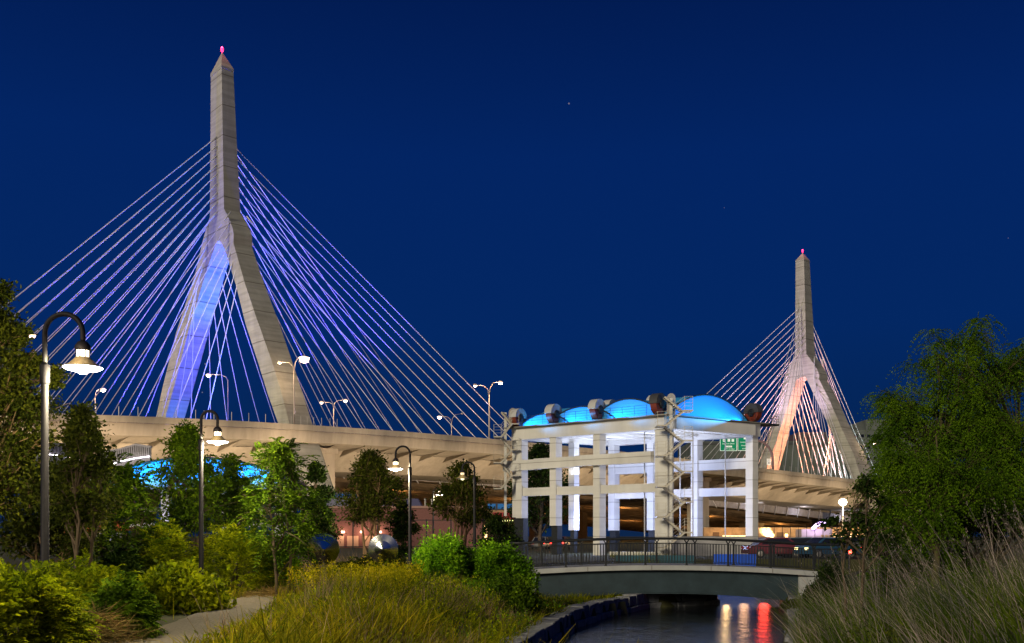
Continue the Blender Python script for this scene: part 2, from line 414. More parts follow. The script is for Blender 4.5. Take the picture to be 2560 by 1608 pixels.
# ---- floodlights of the bridge
WARM = (1,.90,.66); SOD = (1,.72,.42)
def tz(T, z, u=0, v=0): return BP(T, u, v, z)
def dk(T, h, u=0, v=0): return BP(T, u, v, deckz(v+(0 if T is T1 else SPAN))+h)
spot(tz(T1, 24, -8, -75), tz(T1, 80, 0, 0), 9000, WARM, 50)
spot(tz(T1, 24, 14, -55), tz(T1, 38, 20, 0), 40000, WARM, 45)
spot(tz(T1, 8, 95, 10), tz(T1, 70, 4, 0), 25000, (1,.78,.62), 60)
spot(tz(T2, 20, -8, -75), tz(T2, 70, 0, 0), 30000, WARM, 60)
spot(tz(T2, 6, 95, 10), tz(T2, 60, 4, 0), 45000, (1,.80,.70), 60)
# blue on the inside of the left leg and up under the arch
BLUE = (.03,.075,1)
spot(dk(T1, 2, 17, 0), tz(T1, 44, -13, 0), 200000, BLUE, 90, 1.0)
spot(dk(T1, 2, 6, -1), tz(T1, 68, -2, 0), 75000, (.02,.40,1), 60, 1.0)
spot(dk(T1, 1.5, -9, 0), tz(T1, 24, -22, 0), 9000, (.05,.35,1), 80, .8)
# violet-blue on the cables of the near tower
spot(dk(T1, 2, 0, -14), tz(T1, 60, 0, -22), 230000, (.03,.04,1), 75)
spot(dk(T1, 2, 10, 16), tz(T1, 60, 4, 22), 330000, (.03,.04,1), 85)
spot(dk(T1, 2, -21, 72), tz(T1, 45, 6, 36), 800000, (1,.68,.90), 70)
spot(dk(T1, 2, 0, -80), tz(T1, 45, 0, -30), 130000, (.75,.6,1), 60)
# orange pink at the far tower
spot(dk(T2, 2, 16, 0), tz(T2, 40, -12, 0), 190000, (1,.36,.20), 80, .8)
spot(dk(T2, 2, 2, 0), tz(T2, 62, 0, 0), 110000, (1,.30,.24), 45, .8)
spot(dk(T2, 2, 3, 14), tz(T2, 50, 2, 25), 230000, (1,.45,.42), 85)
spot(dk(T2, 2, 0, -30), tz(T2, 50, 0, -20), 200000, (.8,.55,.85), 80)
spot(dk(T2, 2, 3, 50), tz(T2, 45, 2, 20), 200000, (1,.80,.70), 60)
# sodium lights of the streets below, on the deck edge and its underside
for v in np.arange(-66, SPAN+60, 15):
    p = BP(T1, EDGE+19, v, 1.2); l = spot(p, BP(T1, EDGE-3, v, zpar(v)*.62), (52000 if v < 5 else 30000), (1,.74,.47), 52, 1.0, .4)
# ================================================================ ground, canal, path
LW = [(-.6,14),(.5,24),(1.38,28.4),(2.2,33),(3.57,37),(5.9,42),(7.6,43.3),(9.4,44.2),(10.2,52),(10.5,64)]      # left canal edge
RW = [(3.0,14),(6.2,22.5),(8.1,29),(9.8,35.2),(11.3,40.4),(14,50),(19,58),(40,64)]                               # right canal edge
POLY = LW+[(40,66)]+RW[::-1]
def seg_dist(x, y, poly):
    d = np.full(x.shape, 1e9)
    for (x0,y0),(x1,y1) in zip(poly[:-1], poly[1:]):
        t = np.clip(((x-x0)*(x1-x0)+(y-y0)*(y1-y0))/((x1-x0)**2+(y1-y0)**2), 0, 1)
        d = np.minimum(d, np.hypot(x-x0-t*(x1-x0), y-y0-t*(y1-y0)))
    return d
def inside(x, y, poly):
    r = np.zeros(x.shape, bool); n = len(poly)
    for i in range(n):
        x0,y0 = poly[i]; x1,y1 = poly[(i+1)%n]
        c = ((y0 > y) != (y1 > y)) & (x < (x1-x0)*(y-y0)/((y1-y0)+1e-12)+x0)
        r ^= c
    return r
def sm(a, b, x): t = np.clip((x-a)/(b-a), 0, 1); return t*t*(3-2*t)
def ground_z(x, y):
    x = np.asarray(x, float); y = np.asarray(y, float)
    ins = inside(x, y, POLY); d = np.minimum(seg_dist(x, y, LW), seg_dist(x, y, RW))
    right = seg_dist(x, y, RW) < seg_dist(x, y, LW)
    z = np.where(right, -.95+1.0*sm(.5, 4.5, d), -1.0+1.0*sm(.6, 3.6, d))
    z = np.where((y > 46) & ~right, -.95+1.0*sm(.5, 2.5, d), z)
    low = sm(-.9, .9, x)*sm(31, 34.5, y)*(1-sm(46, 49, y))*(~right); z = z*(1-low)-1.02*low
    z = z+.05*np.sin(x*.7+1)*np.sin(y*.5)*sm(2, 5, d)*(1-low)*(1-sm(40, 60, np.abs(x)))
    z = z+.8*sm(80, 105, y)*sm(30, 42, -x)*(1-sm(130, 160, y))
    return np.where(ins, -3.2, z)
def gz(x, y): return float(ground_z(np.array([x]), np.array([y]))[0])
xs = np.unique(np.concatenate([np.arange(-26, 26.1, .5), np.linspace(-120, -26, 40), np.linspace(26, 120, 40), np.linspace(-1500, -120, 14), np.linspace(120, 1500, 14)]))
ys = np.unique(np.concatenate([np.arange(5, 70.1, .5), np.linspace(-40, 5, 12), np.linspace(70, 160, 30), np.linspace(160, 2500, 24)]))
X, Y = np.meshgrid(xs, ys); Zg = ground_z(X, Y)
nx, ny = len(xs), len(ys); ii = np.arange(nx*ny).reshape(ny, nx)
fc = np.stack([ii[:-1,:-1], ii[:-1,1:], ii[1:,1:], ii[1:,:-1]], -1).reshape(-1, 4)
g = npmesh('ground', np.stack([X, Y, Zg], -1), fc, mat('soil', (.050,.042,.020), .95, var=.5, scale=1.2, bump=.6, bscale=9, col2=(.035,.045,.012)), smooth=True)
tag(g, kind='structure')
# gravel path
pc = [(-5.35,13.2),(-5.2,15),(-5.35,17),(-5.55,19),(-5.9,21),(-6.2,22.8),(-6.3,24.6),(-6.0,26.5),(-5.2,28.6),(-4.0,30.6),(-2.5,33)]
pw = [.70,.70,.70,.70,.70,.70,.70,.70,.7,.7,.7]
b = MB(); pv = []
pcs = np.array(pc); tt = np.linspace(0, len(pc)-1, 60)
px_ = np.interp(tt, range(len(pc)), pcs[:,0]); py_ = np.interp(tt, range(len(pc)), pcs[:,1]); w_ = np.interp(tt, range(len(pc)), pw)
rng = random.Random(4)
for i in range(60):
    j0, j1 = max(i-1, 0), min(i+1, 59); d = V(px_[j1]-px_[j0], py_[j1]-py_[j0], 0); d /= np.linalg.norm(d); n = V(-d[1], d[0], 0)
    for s in (1, .5, 0, -.5, -1):
        q = V(px_[i], py_[i], 0)+n*(s*(w_[i]+(rng.uniform(-.06, .06) if abs(s) == 1 else 0))); pv.append((q[0], q[1], gz(q[0], q[1])+.035+.02*(1-s*s)))
b.add(pv, [(i*5+j, i*5+j+1, (i+1)*5+j+1, (i+1)*5+j) for i in range(59) for j in range(4)])
tag(b.build('path', mat('gravel', (.145,.122,.100), .95, var=.5, scale=30, bump=.6, bscale=60), smooth=True), kind='structure')
# water
wm = bpy.data.materials.new('canal_water'); wm.use_nodes = True; t = wm.node_tree; pb = t.nodes["Principled BSDF"]
pb.inputs["Base Color"].default_value = (.006,.008,.011,1); pb.inputs["Roughness"].default_value = .09; pb.inputs["IOR"].default_value = 1.33
pb.inputs["Specular IOR Level"].default_value = .75
co = nd(t, "ShaderNodeTexCoord"); mp = nd(t, "ShaderNodeMapping"); mp.inputs["Scale"].default_value = (2.4, 1.3, 1)
n1 = nd(t, "ShaderNodeTexNoise"); n1.inputs["Scale"].default_value = .9; n1.inputs["Detail"].default_value = 7; n1.inputs["Roughness"].default_value = .62
bp = nd(t, "ShaderNodeBump"); bp.inputs["Strength"].default_value = 1.0; bp.inputs["Distance"].default_value = .06
t.links.new(co.outputs["Object"], mp.inputs[0]); t.links.new(mp.outputs[0], n1.inputs["Vector"]); t.links.new(n1.outputs["Fac"], bp.inputs["Height"]); t.links.new(bp.outputs[0], pb.inputs["Normal"])
b = MB(); b.add([(-2,12,-1.5),(45,12,-1.5),(45,70,-1.5),(-2,70,-1.5)], [(0,1,2,3)])
tag(b.build('water', wm), kind='structure')
# canal walls of rough granite blocks
def block_wall(line, out, label, seed, courses, cat='wall'):
    rng = random.Random(seed); b = MB()
    for (x0,y0),(x1,y1) in zip(line[:-1], line[1:]):
        a = V(x0,y0,0); d = V(x1,y1,0)-a; L = np.linalg.norm(d); d /= L; n = V(-d[1], d[0], 0)*out
        for z0, z1, set_ in courses:
            s = 0
            while s < L-.05:
                w = min(rng.uniform(.7, 1.6), L-s); w = w if L-s-w > .3 else L-s
                g = .015; f = set_+rng.uniform(-.05, .05); h = rng.uniform(-.03, .03) if z1 > -1 else 0
                q = [a+d*(s+g)+n*f, a+d*(s+w-g)+n*f, a+d*(s+w-g)+n*.72, a+d*(s+g)+n*.72]
                jit = lambda p: p+V(rng.uniform(-.03,.03), rng.uniform(-.03,.03), rng.uniform(-.025,.025))
                b.hexa([jit(p+V(0,0,z0)) for p in q], [jit(p+V(0,0,z1-.02+h)) for p in q]); s += w
    o = b.build('canal_wall', mat('granite', (.17,.175,.20), .9, var=.4, scale=2.2, bump=1.0, bscale=6))
    bv = o.modifiers.new('soft_edges', 'BEVEL'); bv.width = .03; bv.segments = 2
    return tag(o, label, cat)
block_wall(LW, 1, 'low granite block wall curving along the left side of the canal under the footbridge', 3, [(-2.2,-1.28,0),(-1.28,-.86,.12)])
block_wall(RW[1:], -1, 'dark granite block wall on the right side of the canal by the dry grass', 5, [(-2.2,-1.42,0),(-1.42,-.9,.10)])

# ================================================================ footbridge over the canal
FY = 41.5
fb = thing('footbridge', 'small arched steel footbridge with black railings crossing the canal', 'footbridge', (6.5, FY, 0))
o_ = (6.5, FY, 0)
def fz(x):                                                  # deck height
    k = (x-6.3)/6.3; return .36-.24*k*k
xsb = np.linspace(.62, 12.9, 40)
M_SLAB = mat('footbridge_concrete', (.30,.31,.33), .85, var=.12, scale=2, bump=.2, bscale=14)
M_BLUE = mat('footbridge_girder_paint', (.020,.034,.045), .5, var=.25, scale=1.5)
def ribbon(y0, y1, ztop, zbot, x=xsb):
    b = MB(); v = []
    for q in x: v += [(q,y0,zbot(q)),(q,y1,zbot(q)),(q,y1,ztop(q)),(q,y0,ztop(q))]
    k = len(x)
    fs = [(i*4+j,(i+1)*4+j,(i+1)*4+(j+1)%4,i*4+(j+1)%4) for i in range(k-1) for j in range(4)]+[(0,1,2,3),((k-1)*4+3,(k-1)*4+2,(k-1)*4+1,(k-1)*4)]
    return b.add(v, fs)
ribbon(FY-.15, FY+3.1, fz, lambda q: fz(q)-.20).build('deck_slab', M_SLAB, fb, origin=o_).location = (0,0,0)
gx = np.linspace(1.02, 12.15, 36)
def gb(q): k = (q-6.4)/5.5; return -.80-.34*abs(k)**2.2
def girder(y): 
    ribbon(y, y+.12, lambda q: fz(q)-.203, gb, gx).build('girder', M_BLUE, fb, origin=o_).location = (0,0,0)
    ribbon(y-.14, y+.26, lambda q: gb(q)-.002, lambda q: gb(q)-.05, gx).build('girder_flange', M_BLUE, fb, origin=o_).location = (0,0,0)
girder(FY+.12); girder(FY+2.7)
for x0, x1 in ((.55,1.02),(12.15,13.2)):
    MB().box(x0, x1, FY-.05, FY+3.0, -2.4, min(fz(x0), fz(x1))-.21).build('abutment', M_SLAB, fb, origin=o_).location = (0,0,0)
joints = MB()
for x in (3.2, 5.9, 8.4, 11.0): joints.box(x-.012, x+.012, FY-.153, FY-.1502, fz(x)-.19, fz(x)-.01)
joints.build('slab_joint', mat('joint', (.09,.06,.055), .9), fb, origin=o_).location = (0,0,0)
def railing(y, posts, x0, x1):
    rt = MB(); pk = MB(); mid = MB()
    top = [(x, y, fz(min(max(x,.6),12.9))+1.13) for x in np.linspace(x0, x1, 30)]
    r = rt.tube(top, .052, 8).build('top_rail', M_DARK, fb, True, origin=o_); r.location = (0,0,0)
    for h, rr in ((.92,.016),(.10,.018)):
        rt2 = MB().tube([(x, y, fz(min(max(x,.6),12.9))+h) for x in np.linspace(x0, x1, 30)], rr, 6).build('lower_rail', M_DARK, fb, True, origin=o_); rt2.location = (0,0,0)
    x = x0+.1
    while x < x1:
        z = fz(min(max(x,.6),12.9)); pk.bar((x,y,z+.10), (x,y,z+.92), .023); x += .125
    k = pk.build('picket', M_DARK, fb, origin=o_); k.location = (0,0,0); k['kind'] = 'stuff'
    for x in posts:
        z = fz(min(max(x,.6),12.9)); b = MB()
        b.bar((x,y,z), (x,y,z+.93), .075, .06); b.lathe([(.07,0),(.07,.02),(.05,.03)], (x,y,z+.002), 8)
        for s in (-1, 1): b.bar((x,y,z+.93), (x+s*.10,y,z+1.10), .045)
        b.build('railing_post', M_DARK, fb, origin=o_).location = (0,0,0)
fp = [PX(q, FY) for q in (1315,1415,1515,1614,1717,1821,1927,2035,2100)]
railing(FY+.05, fp, PX(1275, FY), PX(2125, FY))
rp_ = [PX(q, FY+2.9) for q in (1354,1454,1547,1642,1737,1834,1934,2036)]
railing(FY+2.9, rp_, PX(1330, FY+2.9), PX(2110, FY+2.9))

# ================================================================ frame pavilion with vaulted roof
M_WHITE = joint_mat('white_frame_panels', (.56,.55,.54), 1.55, .3)
Lv = V(-.79,.613,0); Rv = V(.836,.548,0)
C0 = V(PX(1662, 75), 75, 0)
LS, LR = 14.7, 9.6
def make_pavilion():
    root = thing('frame_pavilion', 'white three-bay frame pavilion with blue lit vaulted roof and outside stairs behind the footbridge', 'pavilion', (0,0,0))
    def Wp(s, r, z): return Lv*s+Rv*r+V(0,0,z)
    def sk(b, s0, s1, r0, r1, z0, z1):                       # box along the two frame directions
        q = [(s0,r0),(s0,r1),(s1,r1),(s1,r0)]
        return b.hexa([Wp(s,r,z0) for s,r in q], [Wp(s,r,z1) for s,r in q])
    ZT = ZY(1040, 75); ZB = ZY(1073, 75)                     # top beam
    col_s = [0, 5.9, 10.2, 13.75]; rear_s = [0, 5.0, 9.3, 13.3]
    w = .31
    # columns; the ones at the back row and the outer bays stop on low footings behind the trees
    foot = {0: 0.0, 1: 0.0, 2: 2.45, 3: 3.1}
    for i in range(4):
        for r in (0, LR):
            s = (col_s if r == 0 else rear_s)[i]
            z0 = foot[i] if r == 0 else (0.0 if i < 2 else 2.1)
            h = .55 if (i == 0 and r == 0) else w
            b = MB(); sk(b, s-h+.3, s+h+.3, r-.02, r+2*w, z0, ZB+.02 if r == 0 else ZB); b.build('column', M_WHITE, root)
            if z0 > 0:
                b = MB(); sk(b, s-.3+.3, s+.3+.3, r+.15, r+.65, -.3, z0); b.build('footing', M_DARK, root)
    for s, r, z0 in ((15.0, .5, 3.2), (13.5, 5.0, 2.1)):
        b = MB(); sk(b, s-.3, s+.3, r, r+.55, z0, ZB); b.build('column', M_WHITE, root)
        b = MB(); sk(b, s-.2, s+.2, r+.1, r+.45, -.3, z0); b.build('footing', M_DARK, root)
    # top beams (outer faces proud of the columns)
    b = MB(); sk(b, -.05, LS, -.12, .82, ZB, ZT); b.build('top_beam', M_WHITE, root)
    b = MB(); sk(b, -.05, LS, LR-.1, LR+.84, ZB, ZT-.002); b.build('top_beam', M_WHITE, root)
    b = MB(); sk(b, -.32, .55, .825, LR-.105, ZB+.03, ZT-.05); b.build('top_beam', M_WHITE, root)
    b = MB(); sk(b, LS-.9, LS-.02, .825, LR-.105, ZB+.03, ZT-.05); b.build('top_beam', M_WHITE, root)
    for s in (4.9, 9.4):
        b = MB(); sk(b, s, s+.5, .825, LR-.105, ZB+.25, ZT-.06); b.build('cross_beam', M_WHITE, root)
    # roof slab with overhanging walkway
    b = MB(); sk(b, -.45, LS+.5, -.5, LR+1.3, ZT+.003, ZT+.11); b.build('roof_slab', mat('roof_edge', (.16,.145,.13), .6), root)
    b = MB(); sk(b, .6, LS-1, .83, LR-.12, ZT-.25, ZT-.12); b.build('ceiling', mat('ceiling_white', (.8,.8,.8), .6), root)
    br = MB()
    for s0, s1 in ((.6,4.9),(5.4,9.4),(9.9,13.7)):
        br.bar(Wp(s0,.9,ZB+.25), Wp(s1,LR-.2,ZB+.25), .07); br.bar(Wp(s1,.9,ZB+.25), Wp(s0,LR-.2,ZB+.25), .07)
        br.bar(Wp((s0+s1)/2,.9,ZB+.3), Wp((s0+s1)/2,LR-.2,ZB+.3), .12)
    br.build('ceiling_bracing', M_WHITE, root)
    # mid beams bolted outside the columns, stepping outwards bay by bay
    zm1, zm0 = ZY(1127, 75), ZY(1155.5, 75)
    for i, (s0, s1, rr) in enumerate(((.86, 7.9, -.42), (7.6, 12.2, -.30), (11.9, 15.6, -.20))):
        b = MB(); sk(b, s0, s1, rr, rr+.35+.02*i, zm0-.04*i, zm1-.04*i); b.build('middle_beam', M_WHITE, root)
    zl1, zl0 = ZY(1207, 75), ZY(1229.5, 75)
    for s0, s1 in ((.86, 5.88), (6.52, 10.18), (10.82, 13.73)):
        b = MB(); sk(b, s0, s1, .1, .5, zl0, zl1); b.build('lower_beam', M_WHITE, root)
    for s0, s1 in ((.62, 4.98), (5.62, 9.28), (9.92, 13.28)):
        b = MB(); sk(b, s0, s1, LR+.1, LR+.6, zm0-.1, zm1-.1); b.build('middle_beam', M_WHITE, root)
        b = MB(); sk(b, s0, s1, LR+.1, LR+.6, zl0-.05, zl1-.05); b.build('lower_beam', M_WHITE, root)
    # plinth and base beam of the right face
    b = MB(); sk(b, -.2, .5, .85, LR-.1, 0, ZY(1341, 78)); b.build('base_wall', M_WHITE, root)
    b = MB(); sk(b, .95, 5.1, .05, .75, -.05, .35); sk(b, .6, 5.0, .9, LR-.1, -.05, .12); b.build('base_slab', M_WHITE, root)
    for s, r in ((2.6,.95),(7.2,.95),(2.2,LR-.3),(6.4,LR-.3),(.55,3.6)):
        b = MB(); b.tube([Wp(s,r,.2), Wp(s,r,ZB+.2)], .05, 8); b.build('downpipe', M_WHITE, root, True)
    # vaults: one long along the bays, three crossing
    M_V = mat('vault_fabric', (.04,.31,.66), .55)
    def arc(n, a, b_, rise): 
        return [(a+(b_-a)*k/n, rise*(1-(2*k/n-1)**2)**.92) for k in range(n+1)]
    def vault(axis, a, b_, rise, c0, c1, zz):
        q = arc(24, a, b_, rise); m = MB(); n = len(q)
        f = (lambda c, x, z: Wp(c, x, z)) if axis == 's' else (lambda c, x, z: Wp(x, c, z))
        v = [f(c0, x, zz+z) for x, z in q]+[f(c1, x, zz+z) for x, z in q]
        fs = [(i, i+1, n+i+1, n+i) for i in range(n-1)]+[tuple(range(n))[::-1], tuple(range(n, 2*n))]
        o = m.add(v, fs).build('roof_vault', M_V, root)
        e_ = MB(); 
        e_.tube([f(c0+(-.04), x, zz+z+.02) for x, z in q], .06, 5).build('vault_trim', M_DARK, o)
    zz = ZT+.115
    vault('s', .35, LR-.3, ZY(992, 78.5)-zz, .15, LS-.6, zz)
    for i, (a, b_) in enumerate(((.35,7.0),(4.7,11.4),(9.2,14.3))):
        vault('r', a, b_, (1.5,1.25,.95)[i], .35, LR-.6, zz+.004+.001*i)
    # sheave wheels on the roof edge
    def sheave(p, axis, R, T_, dark, right=False):
        a = np.array(axis)/np.linalg.norm(axis); up = V(0,0,1); sd = np.cross(up, a)
        b = MB(); n = 16; v = []
        for k in range(n+1):
            t_ = math.pi*k/n; d = sd*math.cos(t_)+up*math.sin(t_)
            v += [p-a*T_/2+d*R, p+a*T_/2+d*R, p+a*T_/2+d*R*.42, p-a*T_/2+d*R*.42]
        fs = [(i*4+j, (i+1)*4+j, (i+1)*4+(j+1)%4, i*4+(j+1)%4) for i in range(n) for j in range(4)]+[(0,1,2,3),(n*4+3,n*4+2,n*4+1,n*4)]
        sh = b.add(v, fs).build('sheave_wheel', mat('sheave_dark', (.05,.05,.055), .4) if dark else mat('sheave_cover', (.42,.42,.43), .5), root)
        h = MB(); h.lathe([(.36*R,-T_*.6),(.4*R,-T_*.55),(.4*R,T_*.55),(.36*R,T_*.62)], p, 20, a).build('hub', M_DARK, sh)
        c = MB(); v = []
        for k in range(n+1):
            t_ = -math.pi*k/n; d = sd*math.cos(t_)+up*math.sin(t_)
            v += [p-a*T_*.38+d*R*.9, p+a*T_*.38+d*R*.9, p+a*T_*.38+d*R*.41, p-a*T_*.38+d*R*.41]
        c.add(v, fs).build('lower_housing', mat('housing_red', (.16,.03,.015), .5), sh)
        m = MB(); m.box(-.06,.06,-.06,.06,0,.01)
    for s, R in ((.35,.85),(5.9,.86),(10.2,.84),(13.9,.80)):
        sheave(Wp(s+.2, -.05, ZT+.12+R*.95), V(.80,-.60,0), R, .70, s < 1)
    for s, r in ((5.2,5.0),(9.7,5.2)):
        sheave(Wp(s, r, ZT+1.6), V(.80,-.60,0), .85, .7, False)
    sheave(Wp(.1, LR+.2, ZT+.12+.78), Rv, .80, .6, True)
    for s, r, wd, m_ in ((-.35,.25,.32,M_WHITE),(14.6,-.1,.36,M_WHITE)):
        b = MB(); n = 12; pr = [(-wd,0)]+[(-wd*math.cos(math.pi*k/n), 1.25+wd*1.1*math.sin(math.pi*k/n)) for k in range(n+1)]+[(wd,0)]
        v = [Wp(s,r,ZT+.12)+V(x,0,z) for x, z in pr]+[Wp(s,r,ZT+.12)+V(x,.22,z) for x, z in pr]; k = len(pr)
        b.add(v, [tuple(range(k)), tuple(range(k,2*k))[::-1]]+[(i,(i+1)%k,k+(i+1)%k,k+i) for i in range(k)]).build('round_top_panel', mat('panel_grey', (.30,.28,.26), .6), root)
    # roof railings
    rr = MB()
    for h in (.2,.4,.6,.8): rr.bar(Wp(1.2,-.45,ZT+.11+h), Wp(LS-.2,-.45,ZT+.11+h), .022)
    for s in np.arange(1.2, LS, 1.1): rr.bar(Wp(s,-.45,ZT+.11), Wp(s,-.45,ZT+.93), .03)
    rr.build('roof_railing', M_DARK, root); rr = MB()
    for h in (.2,.4,.6,.8): rr.bar(Wp(-.38,LR-1.6,ZT+.11+h), Wp(-.38,LR+1.25,ZT+.11+h), .022)
    for r in np.arange(LR-1.6, LR+1.3, .7): rr.bar(Wp(-.38,r,ZT+.11), Wp(-.38,r,ZT+.93), .03)
    rr.build('roof_railing', M_DARK, root)
    b = MB(); sk(b, -.4, .9, LR+1.31, LR+2.6, ZT-.05, ZT+.10); b.build('balcony', M_DARK, root)
    rr = MB()
    for h in (.2,.4,.6): rr.bar(Wp(-.4,LR+1.35,ZT+.1+h), Wp(-.4,LR+2.55,ZT+.1+h), .03)
    for r in np.arange(LR+1.35, LR+2.6, .3): rr.bar(Wp(-.4,r,ZT+.1), Wp(-.4,r,ZT+.75), .03)
    rr.build('balcony_railing', M_DARK, root)
    # zigzag stairs
    def stairs(base, x0, x1, zs, zbot, wd=.62):
        M_ST = mat('stair_steel', (.42,.39,.34), .6)
        for k, zl in enumerate(zs):
            hs = (zs[0]-zs[1]); zh = zl-hs/2+0
            lo = zl; up_ = zl+hs/2
            f = MB(); n = 8
            # front flight from the left landing up to the right, back flight on up to the left
            for i in range(n):
                xa = x0+.55+(x1-x0-1.1)*(i+.5)/n; z = lo+(hs/2)*(i+.5)/n
                f.obox(base+V(xa,-wd/2,z), (1,0,0), .14, (0,1,0), wd/2, .02)
                f.obox(base+V(x1-.55-(x1-x0-1.1)*(i+.5)/n, wd/2+.06, z+hs/2), (1,0,0), .14, (0,1,0), wd/2, .02)
            for y in (-wd, -.02):
                f.bar(base+V(x0+.5,y,lo-.05), base+V(x1-.5,y,up_-.05), .05, .12)
            for y in (.08, wd+.06):
                f.bar(base+V(x1-.5,y,up_-.05), base+V(x0+.5,y,lo+hs-.05), .05, .12)
            f.add([base+V(x0+.5,-wd+.03,lo-.12), base+V(x1-.5,-wd+.03,up_-.12), base+V(x1-.5,-.05,up_-.12), base+V(x0+.5,-.05,lo-.12)], [(0,1,2,3)])
            f.obox(base+V(x0+.22,.03,lo-.03), (1,0,0), .36, (0,1,0), wd+.05, .05)
            f.obox(base+V(x1-.22,.03,up_-.03), (1,0,0), .36, (0,1,0), wd+.05, .05)
            st = f.build('staircase', M_ST, root)
            h = MB()
            for q in (.3,.55,.8,1.02):
                h.bar(base+V(x0+.5,-wd,lo+q), base+V(x1-.5,-wd,up_+q), .018)
                h.bar(base+V(x1-.55,-wd,up_+q), base+V(x1+.1,-wd,up_+q), .018); h.bar(base+V(x1+.1,-wd,up_+q), base+V(x1+.1,wd,up_+q), .018)
                h.bar(base+V(x0-.12,-wd,lo+q), base+V(x0+.52,-wd,lo+q), .018); h.bar(base+V(x0-.12,-wd,lo+q), base+V(x0-.12,wd,lo+q), .018)
            for xx, zz_ in ((x0-.12,lo),(x0+.5,lo),(x1+.1,up_),(x1-.5,up_)): h.bar(base+V(xx,-wd,zz_), base+V(xx,-wd,zz_+1.02), .03)
            h.build('stair_railing', M_ST, st)
        p = MB(); p.bar(base+V((x0+x1)/2-.1,wd+.2,zbot), base+V((x0+x1)/2-.1,wd+.2,zs[0]+2.2), .22); p.build('stair_post', M_WHITE, root)
    s75 = lambda y: ZY(y, 73.5)
    stairs(Wp(0,0,0)+V(.35,-1.2,0), -1.05, 1.35, [s75(1064), s75(1139), s75(1216), s75(1292), s75(1368)], 0.0)
    s84 = lambda y: ZY(y, 84)
    stairs(Wp(LS,0,0)+V(-.55,-.3,0), -.95, .95, [s84(1094), s84(1158), s84(1222)], s84(1290))
    return root
pav = make_pavilion(); pav.location = tuple(C0)
def pav_lights(o, k=1.0, rz=0, sc=1.0):
    c, s_ = math.cos(rz), math.sin(rz)
    def W2(s, r, z):
        p = Lv*s+Rv*r; return V(o[0]+(c*p[0]-s_*p[1])*sc, o[1]+(s_*p[0]+c*p[1])*sc, o[2]+z*sc)
    for s in (2.7, 7.4, 11.8): 
        area(W2(s, 4.8, 7.0), W2(s, 4.8, 20), 260*k, (.80,.86,1), 2.5, 5)
        point(W2(s, 4.8, 3.2), 900*k, (.45,.56,1), .5)
    ZT = ZY(1040, 75)
    area(W2(-1.0, 4.8, ZT+.1), W2(.6, 4.8, ZT+1.6), 290*k, (.02,.40,1), 8.0, .2)
    for s in (3.2, 7.6, 11.9):
        l = area(W2(s, -.55, ZT+.25), W2(s, 1.5, ZT+1.4), 130*k, (.02,.36,1), 3.4, .2)
pav_lights(C0)
spot((22, 50, 5.5), tuple(C0+Rv*5+V(0,0,9)), 7000, (1,.86,.66), 50, .8, .6)
# ================================================================ what stands around the bridge
M_GLOW = mat('lamp_glass_warm', (1,.8,.7), .4, em=(1,.66,.46), ems=5)
M_GLOWV = mat('lamp_glass_white', (1,.95,1), .4, em=(1,.88,1), ems=10)
# lower viaduct with slanted white struts, seen under the main deck
lvp = [(700,1186),(1000,1197),(1240,1213),(1780,1270),(1910,1281),(2090,1300)]
LPV, LPZ = [], []
for px, py in lvp:
    v = solve_v(T1, 10, px); LPV.append(v); LPZ.append(ZY(py, BP(T1, 10, v, 0)[1]))
lc = np.polyfit(LPV, LPZ, 2); zlow = lambda v: float(np.polyval(lc, min(max(v, LPV[0]-30), LPV[-1]+60)))
via = thing('lower_viaduct', 'lower road viaduct with slanted white struts along its edge, running under the big bridge', 'viaduct', tuple(BP(T1, 10, 60, 0)))
VO = BP(T1, 10, 60, 0)
def lsweep(sec, vs):
    b = BB(); k = len(sec); pts = []
    for v in vs: pts += [BP(T1, u, v, zlow(v)+dz) for u, dz in sec]
    return b.add(pts, [(i*k+j, i*k+(j+1)%k, (i+1)*k+(j+1)%k, (i+1)*k+j) for i in range(len(vs)-1) for j in range(k)]+[tuple(range(k)), tuple(range((len(vs)-1)*k, len(vs)*k))[::-1]])
lv = np.linspace(-40, 330, 40)
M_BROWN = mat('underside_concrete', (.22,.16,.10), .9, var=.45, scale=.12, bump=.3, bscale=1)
M_PANEL = mat('edge_panel', (.40,.38,.40), .7, var=.25, scale=.5)
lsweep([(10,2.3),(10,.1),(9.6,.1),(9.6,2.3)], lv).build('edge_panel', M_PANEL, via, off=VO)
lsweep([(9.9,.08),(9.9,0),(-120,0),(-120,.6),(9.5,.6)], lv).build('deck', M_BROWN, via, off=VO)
gb_ = BB()
for u in np.arange(5, -118, -6.5):
    for v0, v1 in zip(lv[:-1], lv[1:]): gb_.bar(BP(T1,u,v0,zlow(v0)-.45), BP(T1,u,v1,zlow(v1)-.45), .8, .9)
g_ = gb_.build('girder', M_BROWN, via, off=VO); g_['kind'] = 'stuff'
for v in np.arange(2, 300, 6.4):
    px = None
    b = BB(); s = 1.6 if v < 150 else -.6
    b.tube([BP(T1,10.25,v+s,zlow(v)-.5), BP(T1,10.2,v,zlow(v)+1.2), BP(T1,10.2,v-s*1.4,zlow(v)+4.2)], [.13,.24,.2], 6)
    b.build('strut', mat('strut_white', (.75,.73,.74), .5), via, True, off=VO)
for v in (25, 85, 150, 215, 275):
    for u in (2, -45):
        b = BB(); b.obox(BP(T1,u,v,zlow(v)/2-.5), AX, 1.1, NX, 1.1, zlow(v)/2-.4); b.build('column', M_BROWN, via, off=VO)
for v in np.arange(10, 300, 42):
    point(BP(T1, -12, v, zlow(v)-2.6), 2300, (1,.50,.16), .4)
    point(BP(T1, -60, v+14, zlow(v)-3), 2600, (1,.50,.16), .4)
